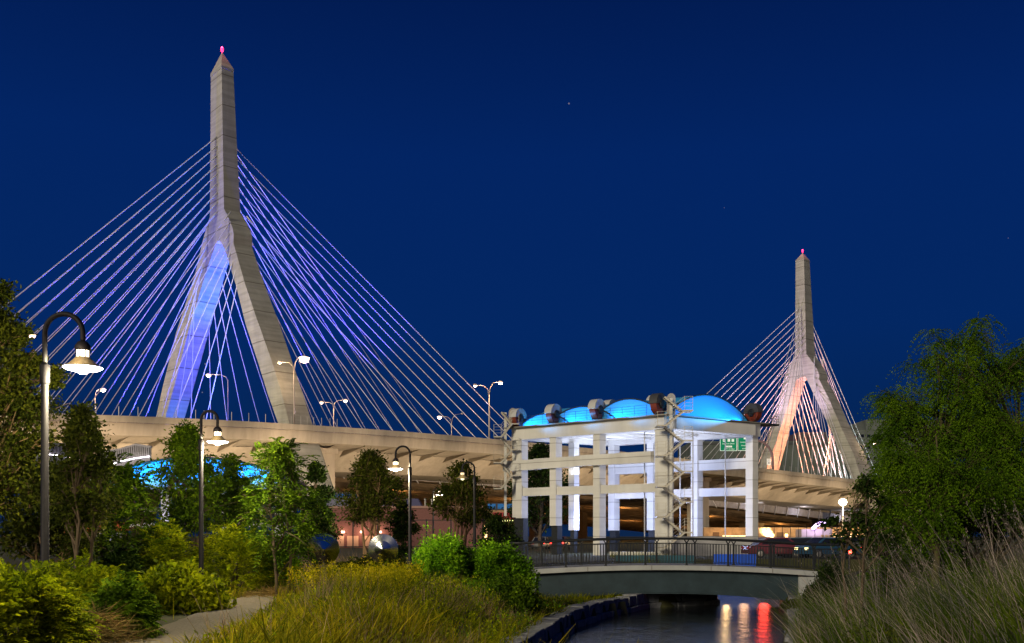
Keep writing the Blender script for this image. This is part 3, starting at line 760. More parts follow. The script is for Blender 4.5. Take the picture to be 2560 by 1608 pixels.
for v in np.arange(10, 290, 26): point(BP(T1, 13.5, v, zlow(v)+1.4), 420, (.82,.80,.95), .3)

# highway lamps on the deck
def highway_lamp(px, u, ytop, heads, label, H=None, bright=1.0):
    v = solve_v(T1, u, px); p = BP(T1, u, v, deckz(v)); ztop = ZY(ytop, p[1]); o = thing('highway_lamp', label, 'street lamp', tuple(p), 0, 'lamps along the bridge deck')
    M_P = mat('lamp_pole_warm_grey', (.42,.36,.32), .5)
    b = MB(); b.tube([(0,0,0),(0,0,ztop-p[2])], [.16,.10], 8); b.lathe([(.28,0),(.28,.15),(.17,.5)], (0,0,0), 8); b.build('pole', M_P, o, True)
    for hx, hy, on in heads:
        d = V(PX(hx, p[1])-p[0], 0, ZY(hy, p[1])-p[2]); zt = ztop-p[2]
        q = [(0,0,zt-.3), (d[0]*.10,0,zt+(d[2]-zt)*.5), (d[0]*.4,0,zt+(d[2]-zt)*.92), (d[0],0,d[2])]
        a = MB(); a.tube(q, [.09,.08,.07,.06], 6); a.build('arm', M_P, o, True)
        s = 1 if d[0] > 0 else -1; k = on
        h = MB(); h.lathe([(.05,.30),(.34,.22),(.42,.05),(.40,-.06),(.05,-.08)][::-1], (d[0]+s*.25,0,d[2]), 10); hh = h.build('lamp_head', M_P, o, True)
        g = MB(); g.lathe([(.04,-.46*k),(.3*k,-.36*k),(.40*k,-.10),(.34*k,-.085)], (d[0]+s*.25,0,d[2]), 12)
        g.build('lens', M_GLOW if on > .5 else mat('lens_dim', (.8,.6,.4), .4, em=(1,.6,.35), ems=.6), hh, True)
        if on > .5: point(V(p[0]+d[0]+s*.25, p[1], p[2]+d[2]-.9), 1500*on*bright, (1,.66,.36), .3)
highway_lamp(735, 34, 925, [(703,905,.8),(757,893,2.4)], 'tall double-arm bridge lamp before the right leg of the near tower, one head flaring')
highway_lamp(1223, 34, 985, [(1191,963,.9),(1248,955,1.2)], 'tall double-arm bridge lamp just left of the white pavilion stairs')
highway_lamp(834, -30, 1016, [(806,1005,1.2),(861,1000,1.4)], 'short double-arm bridge lamp just right of the near tower foot')
highway_lamp(238, -30, 992, [(255,972,1.5)], 'single-arm bridge lamp on the far left of the deck beyond the curved lamp post')
highway_lamp(570, -24, 950, [(524,936,1.5)], 'single-arm bridge lamp seen between the two legs of the near tower')
highway_lamp(1129, -30, 1056, [(1101,1041,1.7),(1153,1035,.3)], 'bridge lamp right of the middle of the deck with one lit and one dark head')
highway_lamp(2158, 20, 1118, [(2131,1108,.9),(2184,1106,1.3)], 'double-arm bridge lamp beside the right leg of the far tower, by the tree')
highway_lamp(45, 30, 850, [(14,847,.9),(76,836,1.3)], 'double-arm bridge lamp at the far left behind the tree crown')
highway_lamp(1905, 10, 1100, [(1914,1078,.3)], 'unlit single-arm bridge lamp between the pavilion roof and the far tower')

# overhead road sign on a curved pipe
v = solve_v(T1, 33.5, 1933); gp = BP(T1, 33.5, v, deckz(v)); D = gp[1]
gan = thing('sign_gantry', 'purple-grey curved pipe gantry on the deck holding green road signs behind the pavilion', 'sign gantry', tuple(gp))
Q = lambda px, py: V(PX(px, D)-gp[0], 0, ZY(py, D)-gp[2])
b = MB(); b.tube([(0,0,0), Q(1932,1150), Q(1929,1132), Q(1921,1117), Q(1908,1106), Q(1890,1100), Q(1860,1096), Q(1795,1094)], .32, 10); b.build('pipe', mat('gantry_paint', (.20,.13,.15), .5), gan, True)
M_SG = mat('sign_green', (.0,.17,.085), .4, em=(0,.25,.12), ems=.35); M_SW = mat('sign_white', (.8,.85,.82), .5, em=(.8,.95,.9), ems=.35)
def panel(x0, x1, y0, y1):
    a, c = Q(x0, y1), Q(x1, y0)
    o = MB().box(a[0], c[0], -.55, -.42, a[2], c[2]).build('sign_panel', M_SG, gan)
    w = .12; f = MB()
    f.box(a[0], c[0], -.565, -.5502, a[2], a[2]+w); f.box(a[0], c[0], -.565, -.5502, c[2]-w, c[2]); f.box(a[0], a[0]+w, -.566, -.5503, a[2]+w, c[2]-w); f.box(c[0]-w, c[0], -.566, -.5503, a[2]+w, c[2]-w)
    f.build('sign_border', M_SW, o); return o
s1 = panel(1799, 1841, 1092, 1128); s2 = panel(1843, 1886, 1090, 1127.5)
R90 = (math.radians(90), 0, 0)
def ln(body, px, py, size, par, m=M_SW): 
    q = Q(px, py); return text_mesh(body, size, m, par, (q[0], -.57, q[2]), R90)
ln('Storrow Drive', 1820, 1110, .56, s1); ln('LEFT 1/4 MILE', 1822, 1123.5, .48, s1)
ln('Leverett', 1858, 1106, .58, s2); ln('North Station', 1865, 1114.5, .52, s2); ln('BOTH LANES', 1866, 1122.5, .44, s2)
a, c = Q(1812, 1119), Q(1829, 1115); pl = MB().box(a[0], c[0], -.575, -.5504, a[2], c[2]).build('plate', M_SW, s1)
ln('NO TRUCKS', 1820.5, 1117, .26, pl, mat('black', (.02,.02,.02), .6)).location[1] = -.58
for px, tx in ((1809,'28'),(1821,'1'),(1831,'3')):
    a, c = Q(px-3, 1105), Q(px+3, 1098); k = MB().box(a[0], c[0], -.575, -.5504, a[2], c[2]).build('shield', M_SW, s1); ln(tx, px, 1101.5, .55, k, mat('black', (.02,.02,.02), .6)).location[1] = -.58
a, c = Q(1858, 1099), Q(1866, 1093); MB().box(a[0], c[0], -.575, -.5504, a[2], c[2]).build('shield', M_SW, s2)
sp = thing('speed_limit_sign', 'white speed limit sign reading 30 fixed to the curved gantry pipe', 'road sign', tuple(gp+Q(1921,1155)))
MB().box(-.55,.55,-.50,-.45,-.85,.85).build('sign_plate', mat('plate_white', (.8,.8,.8), .5, em=(.9,.85,.8), ems=.3), sp)
for tx, z, s in (('SPEED',.55,.3),('LIMIT',.22,.3),('30',-.35,.85)): text_mesh(tx, s, mat('black', (.02,.02,.02), .6), sp, (0,-.51,z), R90)

# buildings
def house(name, label, px0, px1, ytop, d, depth, m, z0=0, group=None, skew=0):
    x0, x1 = PX(px0, d), PX(px1, d); z1 = ZY(ytop, d); o = thing(name, label, 'building', ((x0+x1)/2, d, z0), 0, group); w = (x1-x0)/2
    MB().box(-w, w, 0, depth, -.5, z1-z0).build('wall', m, o); return o, w, z1-z0
M_BRICK = mat('brick', (.19,.085,.078), .9, var=.2, scale=6)
M_GREYB = mat('office_concrete', (.085,.10,.092), .85, var=.3, scale=.25, streak=True)
M_WIN = mat('dark_glass', (.012,.014,.02), .15, spec=.6); M_WB = mat('blue_glass', (.02,.10,.25), .2, em=(.03,.16,.45), ems=.35)
M_LIT = mat('lit_window', (1,.7,.4), .5, em=(1,.62,.28), ems=3.2)
def windows(o, cols, rows, w, h, m, name='window', y=-.06):
    for x in cols:
        for z in rows:
            f = MB().box(x-w/2, x+w/2, y, y+.05, z, z+h).build(name, m, o)
br, w, h = house('brick_building', 'long low brick building with blue upper windows under the lower viaduct', 770, 1205, 1266, 130, 20, M_BRICK)
MB().box(-w-.1, w+.1, -.12, .3, h-.25, h+.05).build('cornice', mat('brick_trim', (.33,.20,.17), .8), br)
k = 130/F
MB().box(-w, PX(965,130)-br.location.x, 2, 16, h+.02, h+1.9).build('upper_storey', mat('violet_cladding', (.16,.16,.24), .7, var=.15), br)
windows(br, [(-w+.9+i*1.05) for i in range(6)], [h+1.28], .8, .42, M_WB, y=1.93)
sl_ = MB(); x0, x1 = PX(996,130)-br.location.x, PX(1052,130)-br.location.x
sl_.add([(x0,1,h),(x1,1,h),(x1,5,h),(x0,5,h),(x0+.5,2.2,h+1.1),(x1-.6,2.2,h+1.1),(x1-.6,4,h+1.1),(x0+.5,4,h+1.1)], [(0,1,5,4),(1,2,6,5),(2,3,7,6),(3,0,4,7),(4,5,6,7)])
sl_.build('rooflight', mat('rooflight_metal', (.09,.09,.17), .5), br)
for px in (1060,1077):
    x = PX(px,130)-br.location.x; MB().tube([(x,2,h),(x,2,h+.9)], .13, 8).lathe([(.2,.9),(.2,1.05),(.05,1.12)], (x,2,h), 8).build('roof_vent', M_GALV, br)
for px in (858, 905, 950):
    x = PX(px,130)-br.location.x; lw = MB().box(x-.2,x+.2,-.3,-.05,2.0,2.25).build('wall_lamp', M_GLOW, br); point((br.location.x+x,129.0,2.0), 110, (1,.62,.38), .15)
windows(br, [PX(q,130)-br.location.x for q in (846,882,926)], [.1], 1.5, 1.5, mat('peach_lit_wall', (.55,.35,.25), .7), 'lit_wall_panel')  # peach panels carry the orange light on the lower wall in their colour
ob, w, h = house('shop_building', 'small building with a red band and a string of bulbs left of the pavilion', 1130, 1300, 1276, 140, 12, mat('ochre_render', (.36,.22,.12), .9, var=.2))
MB().box(1.0, w, -.35, -.02, h-1.2, h-.3).build('red_band', mat('red_paint', (.42,.04,.06), .6), ob)
for i in range(9): MB().lathe([(.02,.10),(.09,.05),(.09,-.05),(.02,-.1)][::-1], (2.0+i*.36,-.45,h-1.5), 6).build('bulb', mat('bulb_yellow', (1,1,.5), .4, em=(.9,1,.35), ems=3), ob)
windows(ob, [-w+1.3+i*1.6 for i in range(3)], [.6], 1.1, 2.4, M_LIT); windows(ob, [.8, 2.2, 3.5], [h+.25], 1.1, .7, M_WB, y=1.0)
MB().box(.1, 4.2, 1.06, 6, h+.01, h+1.1).build('upper_storey', mat('dark_cladding', (.05,.05,.06), .7), ob)
point((ob.location.x-w+2.2, 138.2, 3.4), 3800, (1,.52,.15), .3)
wh, w, h = house('warehouse', 'low glowing orange warehouse with a row of lit windows under the viaduct at right', 1760, 2300, 1319, 235, 14, mat('warehouse_wall', (.30,.20,.12), .9, var=.35, scale=.7))
windows(wh, [PX(q,235)-wh.location.x for q in (1811,1820,1830,1840,1850,1859)], [.9], .85, .8, M_LIT)
windows(wh, [PX(q,235)-wh.location.x for q in (1933,1966,2001,2088,2107,2124,2144,2160)], [.5], .7, 1.6, M_LIT)
windows(wh, [PX(q,235)-wh.location.x for q in (1790,1880,1950,2095,2175)], [.3], 1.6, 2.2, mat('warehouse_door', (.10,.06,.04), .7), 'loading_door')
for px in (1800,1845,1945,2010,2090,2150,2210): point((PX(px,233), 231.5, 3.0), 520, (1,.55,.20), .2)
bx, w, h = house('white_cabin', 'white box cabin carrying a row of violet-white floodlights', 2004, 2080, 1323, 190, 4, mat('cabin_white', (.42,.36,.40), .6))
windows(bx, [PX(q,190)-bx.location.x for q in (2056,2066,2075)], [.3], .55, 1.5, mat('cabin_door', (.35,.24,.12), .7))
point((PX(2018,187), 186, 4.5), 250, (1,.8,.95), .2)
for px, py in ((2033,1321),(2037,1317),(2042,1313),(2049,1309),(2060,1306)):
    o = thing('floodlight', 'violet-white floodlight on a thin post, one of a slanting row above the white cabin', 'floodlight', (PX(px,189.5),189.5,h), 0, 'row of five floodlights on the cabin')
    z = ZY(py,189.5)-h; b = MB().tube([(0,0,0),(0,0,z)], .05, 6).build('post', M_GALV, o)
    MB().lathe([(.12,-.25),(.30,-.2),(.36,.1),(.2,.3)], (0,0,z), 10, (-.3,-1,.1)).build('lamp_head', mat('violet_lamp', (1,.8,1), .4, em=(.62,.40,1), ems=4), o, True)
    point((PX(px,188.6), 188.4, z+h), 120, (.8,.6,1), .2)
M_B2 = M_GREYB
b1, w, h = house('office_block', 'wide grey concrete block behind the far tower with a dark rooftop plant room', 1730, 2112, 1103, 470, 40, M_GREYB)
pr, pw_ = PX(2001,470)-b1.location.x, PX(2072,470)-b1.location.x
ph = MB().box(pr, pw_, 3, 25, h-.1, h+4.6).build('plant_room', mat('plant_dark', (.09,.06,.075), .8, var=.4, scale=.6), b1)
for q in range(4): MB().box(pr+1.2+q*3.2, pr+3.4+q*3.2, 2.9, 2.99, h+.8, h+3.6).build('louvre', mat('louvre', (.05,.045,.06), .7), ph)
MB().box(-w, w, -.4, -.02, h-1.6, h-.6).build('parapet_band', mat('band_dark', (.06,.065,.07), .8), b1)
MB().box(PX(1995,470)-b1.location.x, PX(2012,470)-b1.location.x, -.5, -.02, h-36, h-17).build('dark_bay', mat('plant_dark', (.09,.06,.075), .8), b1)
windows(b1, [PX(q,470)-b1.location.x for q in (1962,1975,1987,2025,2038)], [h-33], 1.8, 2.6, M_WIN)
windows(b1, [PX(q,470)-b1.location.x for q in range(1745,1955,22)], [h-12, h-22, h-32], 2.4, 1.5, M_WIN)
b2, w, h = house('tall_office_building', 'taller stepped grey building beyond the far tower, half hidden by the tree', 2128, 2360, 1075, 520, 40, mat('office_lighter', (.11,.125,.12), .85, var=.25, scale=.2))
MB().box(PX(2166,520)-b2.location.x, w, .5, 39, h-.05, ZY(1049,520)).build('upper_storey', mat('office_lighter', (.3,.3,.3)), b2)
windows(b2, [PX(q,520)-b2.location.x for q in range(2140,2340,16)], [h-4, h-10, h-16, h-22], 1.7, 1.6, M_WIN)
spot((120, 330, 22), (130, 470, 42), 45000, (.8,1,.92), 80, .8, 2)
# concrete barrier with fence panels behind the footbridge
def fence(label, name, px0, px1, d, z0, z1, posts, m, rails):
    x0, x1 = PX(px0, d), PX(px1, d); o = thing(name, label, 'fence', (x0, d, z0))
    for i in range(posts): MB().bar(((x1-x0)*i/(posts-1),0,0), ((x1-x0)*i/(posts-1),0,z1-z0), .07).build('fence_post', m, o)
    for r in rails: MB().bar((0,-.04,(z1-z0)*r), (x1-x0,-.04,(z1-z0)*r), .05).build('fence_rail', m, o)
    return o
fence('tall dark wire fence in front of the brick building', 'wire_fence', 760, 1250, 62, 0, 2.65, 9, M_DARK, (.35,.98))
fence('dark fence in front of the orange warehouse and white cabin', 'wire_fence', 1895, 2240, 150, 0, 3.1, 18, M_DARK, (.5,.98))
cb = MB(); x0, x1 = PX(1880,92), PX(2300,92); cb.add([(x0,0,0),(x1,0,0),(x1,.6,0),(x0,.6,0),(x0,.15,1.48),(x1,.15,1.48),(x1,.45,1.48),(x0,.45,1.48)], [(3,2,1,0),(4,5,6,7),(0,1,5,4),(1,2,6,5),(2,3,7,6),(3,0,4,7)])
o = cb.build('barrier_wall', mat('barrier_concrete', (.24,.21,.25), .85, var=.25, scale=1.2, streak=True)); o.location = (0,92,0); tag(o, 'long grey concrete barrier wall behind the parked cars at right', 'wall')
tb = MB().box(PX(1540,58), PX(1735,58), 0, .35, -1.1, .45).build('low_wall', mat('blue_lit_teal', (.03,.10,.14), .6)); tb.location = (0,58,0); tag(tb, 'low wall coloured as lit teal blue behind the footbridge railing', 'wall')  # the blue light on this wall is put into its teal colour
bb = MB().box(PX(1786,60), PX(1890,60), 0, .3, -1.1, .48).build('blue_hoarding', mat('blue_lit_panel', (.02,.10,.62), .5)); bb.location = (0,60,0); tag(bb, 'hoarding panel coloured as lit bright blue behind the middle of the footbridge railing', 'hoarding')  # base colour already holds the panel's blue lighting
spot((PX(1838,56.5), 54.5, 1.2), (PX(1838,60), 60, 0), 70, (.4,.6,1), 100, .8, .2)

# globe lamp under the deck at right
gl = thing('globe_lamp', 'dazzling yellow globe street lamp on a pale pole beneath the far deck', 'street lamp', (PX(2107,225),225,0))
zg = ZY(1256,225); MB().tube([(0,0,0),(0,0,zg-.8)], [.17,.12], 8).build('pole', M_GALV, gl, True)
MB().lathe([(.2,-.85),(.7,-.5),(.95,.0),(.75,.55),(.3,.8)], (0,0,zg), 14).build('globe', mat('globe_glass', (1,.9,.6), .4, em=(1,.86,.50), ems=14), gl, True)
point((PX(2107,225),223.6,zg), 9000, (1,.80,.45), 1.0)
lb = thing('lit_sign_box', 'bright white lit box sign glimpsed through the right tree', 'sign', (PX(2207,170),170,0))
MB().tube([(0,0,0),(0,0,ZY(1295,170))], .12, 6).build('pole', M_GALV, lb); MB().box(-.9,.9,-.2,.2,ZY(1297,170),ZY(1280,170)).build('sign_face', mat('white_box', (1,1,1), .4, em=(1,.85,.9), ems=5), lb)

# the arched blue roof seen through the trees at left
ap = thing('arched_pavilion', 'low pavilion with a wide bright blue arched roof half hidden by the left trees', 'pavilion', (PX(487,105),105,0))
xa, xb_ = PX(255,105)-ap.location.x, PX(718,105)-ap.location.x; zb_, zt_ = ZY(1196,105), ZY(1147,105)
n = 28; q = [(xa+(xb_-xa)*i/n, zb_+(zt_-zb_)*(1-abs(2*i/n-1)**2.1)) for i in range(n+1)]
b = MB(); b.add([(x,0,z) for x,z in q]+[(x,9,z) for x,z in q], [(i,i+1,n+2+i,n+1+i) for i in range(n)]+[tuple(range(n+1))[::-1], tuple(range(n+1,2*n+2))])
vt = b.build('roof_vault', mat('vault_fabric', (.04,.31,.66)), ap)
MB().tube([(x,-.1,z+.1) for x,z in q], .14, 6).build('vault_trim', M_DARK, vt)
M_GRAYB = mat('warm_grey_beam', (.24,.20,.20), .6)
MB().box(xa-.3, xb_+.3, -.9, 8.6, zb_-1.2, zb_-.02).build('roof_beam', M_GRAYB, ap)
for px in (272, 417, 560, 700):
    x = PX(px,105)-ap.location.x; MB().box(x-.42, x+.42, -.6, .3, -.2, zb_-1.21).build('column', M_WHITE, ap)
for z in (2.6, 4.3): MB().box(xa+.5, xb_-.5, 5.0, 5.4, z, z+.5).build('rear_beam', M_WHITE, ap)
st = MB()
for i in range(7): st.bar((PX(437,105)-ap.location.x,.6,1.2+i*.42), (PX(468,105)-ap.location.x,.6,1.4+i*.42), .07)
for px in (437,468): st.bar((PX(px,105)-ap.location.x,.6,0), (PX(px,105)-ap.location.x,.6,4.6), .09)
st.build('ladder_frame', M_DARK, ap)
area((ap.location.x,103.0,zb_-.1), (ap.location.x,105.2,zb_+1.6), 2200, (.02,.5,1), 17, .25)
point((PX(417,105),102,2.5), 300, (.8,.8,1), .3)

# curving tubular footbridge with lit handrail behind the left trees
tf = thing('truss_footbridge', 'white curving lattice footbridge with a string of lit handrail lamps behind the left trees', 'footbridge', (PX(200,118),118,0))
to = V(*tf.location)
M_TW = mat('truss_white', (.34,.32,.35), .5)
def trun(pts):                                              # (px, depth, top, lamp line, bottom)
    pts = np.array(pts, float); s = np.linspace(0, len(pts)-1, 30); I = [np.interp(s, range(len(pts)), pts[:,i]) for i in range(5)]
    rows = [[P(a, y, d)-to for a, d, y in zip(I[0], I[1], I[j])] for j in (2,3,4)]
    MB().tube(rows[0], .16, 6).build('top_chord', M_TW, tf, True); MB().tube(rows[2], .18, 6).build('bottom_chord', M_TW, tf, True)
    sc = MB(); n = len(rows[0]); sc.add(rows[0]+rows[2]+[p+V(0,.08,0) for p in rows[0]]+[p+V(0,.08,0) for p in rows[2]], [(i,i+1,n+i+1,n+i) for i in range(n-1)]+[(2*n+i,3*n+i,3*n+i+1,2*n+i+1) for i in range(n-1)])
    sc.build('mesh_screen', mat('mesh_screen', (.20,.185,.185), .6, var=.35, scale=1.5), tf)
    r = MB()
    for i in range(0, n-1): r.bar(rows[0][i]+V(0,-.2,0), rows[2][i]+V(0,-.2,0), .10); r.bar(rows[0][i]+V(0,-.22,0), rows[2][i+1]+V(0,-.22,0), .07)
    x = r.build('lattice', M_TW, tf); x['kind'] = 'stuff'
    for i in range(0, n-1):
        a, c = rows[1][i]+V(0,-.5,0), rows[1][i+1]+V(0,-.5,0); MB().bar(a, a+(c-a)*.8, .10).build('handrail_lamp', mat('led_white', (1,1,1), .4, em=(1,.92,1), ems=5), tf)
trun([(-70,112,1105,1130,1196),(60,114,1108,1132,1197),(150,118,1110,1139,1198),(215,124,1122,1153,1200)])
trun([(228,128,1150,1192,1202),(262,124,1130,1170,1196),(300,120,1124,1156,1188),(340,116,1112,1147,1180),(378,113,1118,1142,1176)])
point(to+V(-6,-4,6), 110, (.9,.88,1), .5); point(to+V(4,-4,8), 110, (.9,.88,1), .5)

# orange tipper truck among the trees
tk = thing('truck', 'orange truck with dark wheels parked among the trees behind the left lamp post', 'truck', (PX(158,112),112,.8))
b = MB(); b.add([(0,0,.75),(2.0,0,.75),(2.0,2.4,.75),(0,2.4,.75),(.12,.08,2.95),(1.95,.08,2.95),(1.95,2.3,2.95),(.12,2.3,2.95)], [(3,2,1,0),(4,5,6,7),(0,1,5,4),(1,2,6,5),(2,3,7,6),(3,0,4,7)])
M_OR = mat('orange_paint', (.55,.09,.01), .4)
cbn = b.build('cab', M_OR, tk); MB().box(.45,1.4,-.03,-.004+.06,1.85,2.6).build('window', M_WIN, cbn)
MB().box(2.1,7.2,.1,2.3,1.35,1.55).box(2.1,2.25,.1,2.3,1.551,2.9).box(2.26,7.2,.1,.2,1.551,2.5).box(7.05,7.2,.201,2.3,1.551,2.5).build('tipper_body', M_OR, tk)
MB().box(.2,7.1,.5,1.9,.7,1.0).build('chassis', mat('chassis_grey', (.12,.12,.14), .6), tk); MB().box(1.9,7.0,.02,.1,1.05,1.2).build('side_rail', mat('rail_white', (.6,.6,.6)), tk)
for x in (1.1,2.75,5.4,6.6):
    wv = MB().lathe([(.38,-.16),(.5,-.1),(.5,.1),(.38,.16)], (x,.1,.5), 18, (0,1,0)).build('wheel', mat('tyre', (.03,.03,.035), .8), tk, True); MB().lathe([(.25,0),(.2,.06),(.06,.1)], (x,-.07,.5), 14, (0,-1,0)).build('rim', M_GALV, wv)
point((PX(190,108), 106, 3.2), 260, (1,.75,.45), .2)

# parked cars
def car(px, d, col, label, rz=0, tail=False, z=None):
    o = thing('parked_car', label, 'car', (PX(px,d), d, gz(PX(px,d), d) if z is None else z), rz, 'cars parked behind the footbridge')
    pr = [(-2.1,.32),(-2.15,.62),(-2.0,.86),(-1.45,.94),(-.75,1.42),(.75,1.45),(1.45,1.0),(2.05,.88),(2.15,.6),(2.1,.32)]
    m = mat('car_paint_%d' % (hash(label) % 997), col, .25, spec=.6)
    b = MB(); n = len(pr); W_ = lambda z: .86-(max(z,.9)-.9)*.38
    b.add([(x,-W_(z),z) for x,z in pr]+[(x,W_(z),z) for x,z in pr], [tuple(range(n)), tuple(range(n,2*n))[::-1]]+[(i,n+i,n+(i+1)%n,(i+1)%n) for i in range(n)])
    bd = b.build('body', m, o)
    for s in (-1, 1):
        g = [(-1.25,.97),(-.7,1.36),(.68,1.38),(1.22,1.0)]; MB().add([(x,s*(W_(z)+.012),z) for x,z in g]+[(x,s*(W_(z)-.02),z) for x,z in g], [(0,1,2,3),(7,6,5,4),(0,4,5,1),(1,5,6,2),(2,6,7,3),(3,7,4,0)]).build('side_window', M_WIN, o)
    for x, z0, x2, z2, nm in ((-1.47,.97,-.80,1.40,'rear_window'),(1.47,1.02,.80,1.43,'windscreen')):
        MB().add([(x,-.7,z0),(x,.7,z0),(x2,.58,z2),(x2,-.58,z2),(x*.985,-.7,z0-.03),(x*.985,.7,z0-.03),(x2*.98,.58,z2-.03),(x2*.98,-.58,z2-.03)], [(0,1,2,3),(7,6,5,4),(0,4,5,1),(1,5,6,2),(2,6,7,3),(3,7,4,0)]).build(nm, M_WIN, o)
    for x in (-1.3,1.32):
        for s in (-1,1):
            wv = MB().lathe([(.22,-.1),(.32,-.08),(.32,.08),(.22,.1)], (x,s*.78,.32), 16, (0,1,0)).build('wheel', mat('tyre', (.03,.03,.035)), o, True); MB().lathe([(.19,0),(.05,.03)], (x,s*.885,.32), 12, (0,s,0)).build('rim', M_GALV, wv)
    for s in (-1,1):
        MB().box(-2.17,-2.10,s*.62-.14,s*.62+.14,.66,.82).build('tail_light', mat('tail_red_lit', (1,.05,.02), .4, em=(1,.03,.02), ems=9) if tail else mat('tail_red', (.4,.02,.02), .3), o)
        MB().box(2.08,2.17,s*.6-.16,s*.6+.16,.62,.76).build('headlight', mat('head_lit', (1,.9,.6), .4, em=(1,.75,.3), ems=4) if tail == 2 else mat('head_clear', (.6,.6,.6), .2), o)
    return o
car(1935, 70, (.10,.02,.03), 'dark red car behind the right half of the footbridge railing', .1)
car(1998, 73, (.06,.09,.12), 'slate blue-grey car behind the right half of the footbridge railing', -.1)
car(2070, 68, (.02,.06,.12), 'dark blue car with lit headlights behind the right end of the footbridge railing', math.pi+.3, 2)
car(2140, 78, (.10,.10,.10), 'grey car behind the right end of the railing, beside the dry grass', .2)
car(1290, 112, (.08,.08,.09), 'black car with red tail lights left of the pavilion legs', math.radians(75), True)
car(1352, 116, (.20,.20,.20), 'grey car with red tail lights below the tree inside the pavilion', math.radians(80), True)
car(1400, 110, (.12,.05,.05), 'maroon car with red tail lights just left of the pavilion', math.radians(78), True)
# red signal at right and unseen lamps added for the streaks on the canal
def small_lamp(name, label, cat, p, h, r, m, power, col):
    o = thing(name, label, cat, p); MB().tube([(0,0,0),(0,0,h)], .04, 6).build('post', M_DARK, o); MB().lathe([(.02,-r),(.8*r,-.6*r),(r,0),(.8*r,.6*r),(.02,r)], (0,0,h+r*.8), 12).build('lens', m, o, True)
    point((p[0], p[1]-r*1.5, p[2]+h+r), power, col, .1)
M_RED = mat('red_signal', (1,.05,.03), .4, em=(1,.05,.03), ems=16)
x = PX(2124,58); small_lamp('red_signal_lamp', 'glowing red signal lamp on a short post at the right end of the railing', 'signal lamp', (x,58,gz(x,58)), ZY(1384,58)-gz(x,58), .13, M_RED, 40, (1,.1,.05))

def added_streak_light(label, px, m, power, col, r):  # lamp added out of sight to throw a coloured streak on the water
    x = PX(px, 45.6); o = thing('streak_lamp', label, 'added lamp', (x, 45.6, -.95)); zt = fz(x)-.21+.95
    MB().bar((0,0,r*.9), (0,0,zt), .05).bar((0,.02,zt), (0,-.98,zt), .05).build('bracket', M_DARK, o)
    MB().lathe([(.3*r,-r),(.85*r,-.7*r),(r,0),(.85*r,.7*r),(.3*r,r)], (0,0,0), 14).build('lens', m, o, True)
    point((x, 45.6, -.95-r*1.3), power, col, r)
added_streak_light('added unseen red lamp hung behind the footbridge, its glow a streak in the water', 1910, mat('red_lens', (1,.05,.03), .4, em=(1,.05,.03), ems=8), 14, (1,.06,.04), .24)
added_streak_light('added unseen amber lamp hung behind the middle of the footbridge', 1815, mat('amber_lens', (1,.7,.3), .4, em=(1,.58,.20), ems=12), 10, (1,.65,.3), .12)
added_streak_light('added unseen dim amber lamp hung behind the footbridge, left of the right abutment', 1860, mat('amber_dim', (1,.6,.3), .4, em=(1,.42,.16), ems=1.6), 6, (1,.55,.3), .22)
# ================================================================ vegetation
RG = np.random.default_rng(11)
def unit(a): return a/(np.linalg.norm(a, axis=-1, keepdims=True)+1e-9)
def leaf_mesh(name, C, D, Nn, L, Wd, m, parent=None, fold=.12):
    C = np.asarray(C); n = len(C); D = unit(D); Sd = unit(np.cross(D, Nn)); Nn = np.cross(Sd, D)
    L = np.broadcast_to(L, n)[:,None]; Wd = np.broadcast_to(Wd, n)[:,None]
    mid = C+D*L*.45+Nn*L*fold
    v = np.stack([C, mid+Sd*Wd/2, C+D*L, mid-Sd*Wd/2], 1).reshape(-1, 3)
    return npmesh(name, v, np.arange(n*4).reshape(n, 4), m, parent)
def frond_pts(P0, D, L, pairs, droop, spread=1.0, tip=True):
    """pinnate shoots: returns leaflet bases, directions, normals"""
    n = len(P0); t = (np.arange(pairs)+.6)/pairs
    D = unit(D); up = np.array([0,0,1.]); Sd = unit(np.cross(D, up+RG.normal(0,.25,(n,3))))
    L = np.broadcast_to(L, n)
    pos = P0[:,None]+D[:,None]*(L[:,None]*t)[...,None]-up*(droop*L[:,None]*t**2)[...,None]
    tan = unit(D[:,None]-up*(2*droop*t)[None,:,None])
    a = unit(tan*.75+Sd[:,None]*spread-up*.12); b = unit(tan*.75-Sd[:,None]*spread-up*.12)
    k = np.broadcast_to((1.0-.45*np.abs(t-.4))[None], (n, pairs))
    C = np.concatenate([pos, pos], 1).reshape(-1,3); Dd = np.concatenate([a, b], 1).reshape(-1,3); S_ = np.concatenate([k, k], 1).reshape(-1)
    Nn = np.cross(Dd, np.repeat(Sd, 2*pairs, 0)); Nn = np.where(Nn[:,2:3] < 0, -Nn, Nn)
    Nn = unit(np.repeat(np.cross(Sd, D), 2*pairs, 0)+RG.normal(0,.25,Dd.shape))
    return C, Dd, Nn, S_
def leafmat(name, cols, transl=.35): return mat(name, cols[0], .8, island=cols, transl=transl, spec=.08)
LG_YEL = leafmat('leaf_yellow_green', [(.085,.130,.003),(.23,.28,.004),(.40,.44,.008)], .45)
LG_MID = leafmat('leaf_mid_green', [(.030,.070,.003),(.080,.15,.006),(.15,.24,.010)], .45)
LG_EDGE = leafmat('leaf_edge_olive', [(.024,.034,.004),(.062,.080,.006),(.13,.145,.010)], .4)
LG_DRK = leafmat('leaf_dark_green', [(.010,.026,.005),(.026,.052,.008),(.050,.082,.012)])
LG_OLV = leafmat('leaf_olive', [(.024,.036,.005),(.060,.078,.008),(.11,.125,.014)], .4)
LG_BRT = leafmat('leaf_bright_green', [(.050,.14,.003),(.12,.27,.006),(.20,.37,.012)], .4)
LG_WIL = leafmat('leaf_feathery_green', [(.040,.100,.004),(.105,.205,.007),(.18,.31,.012)], .5)
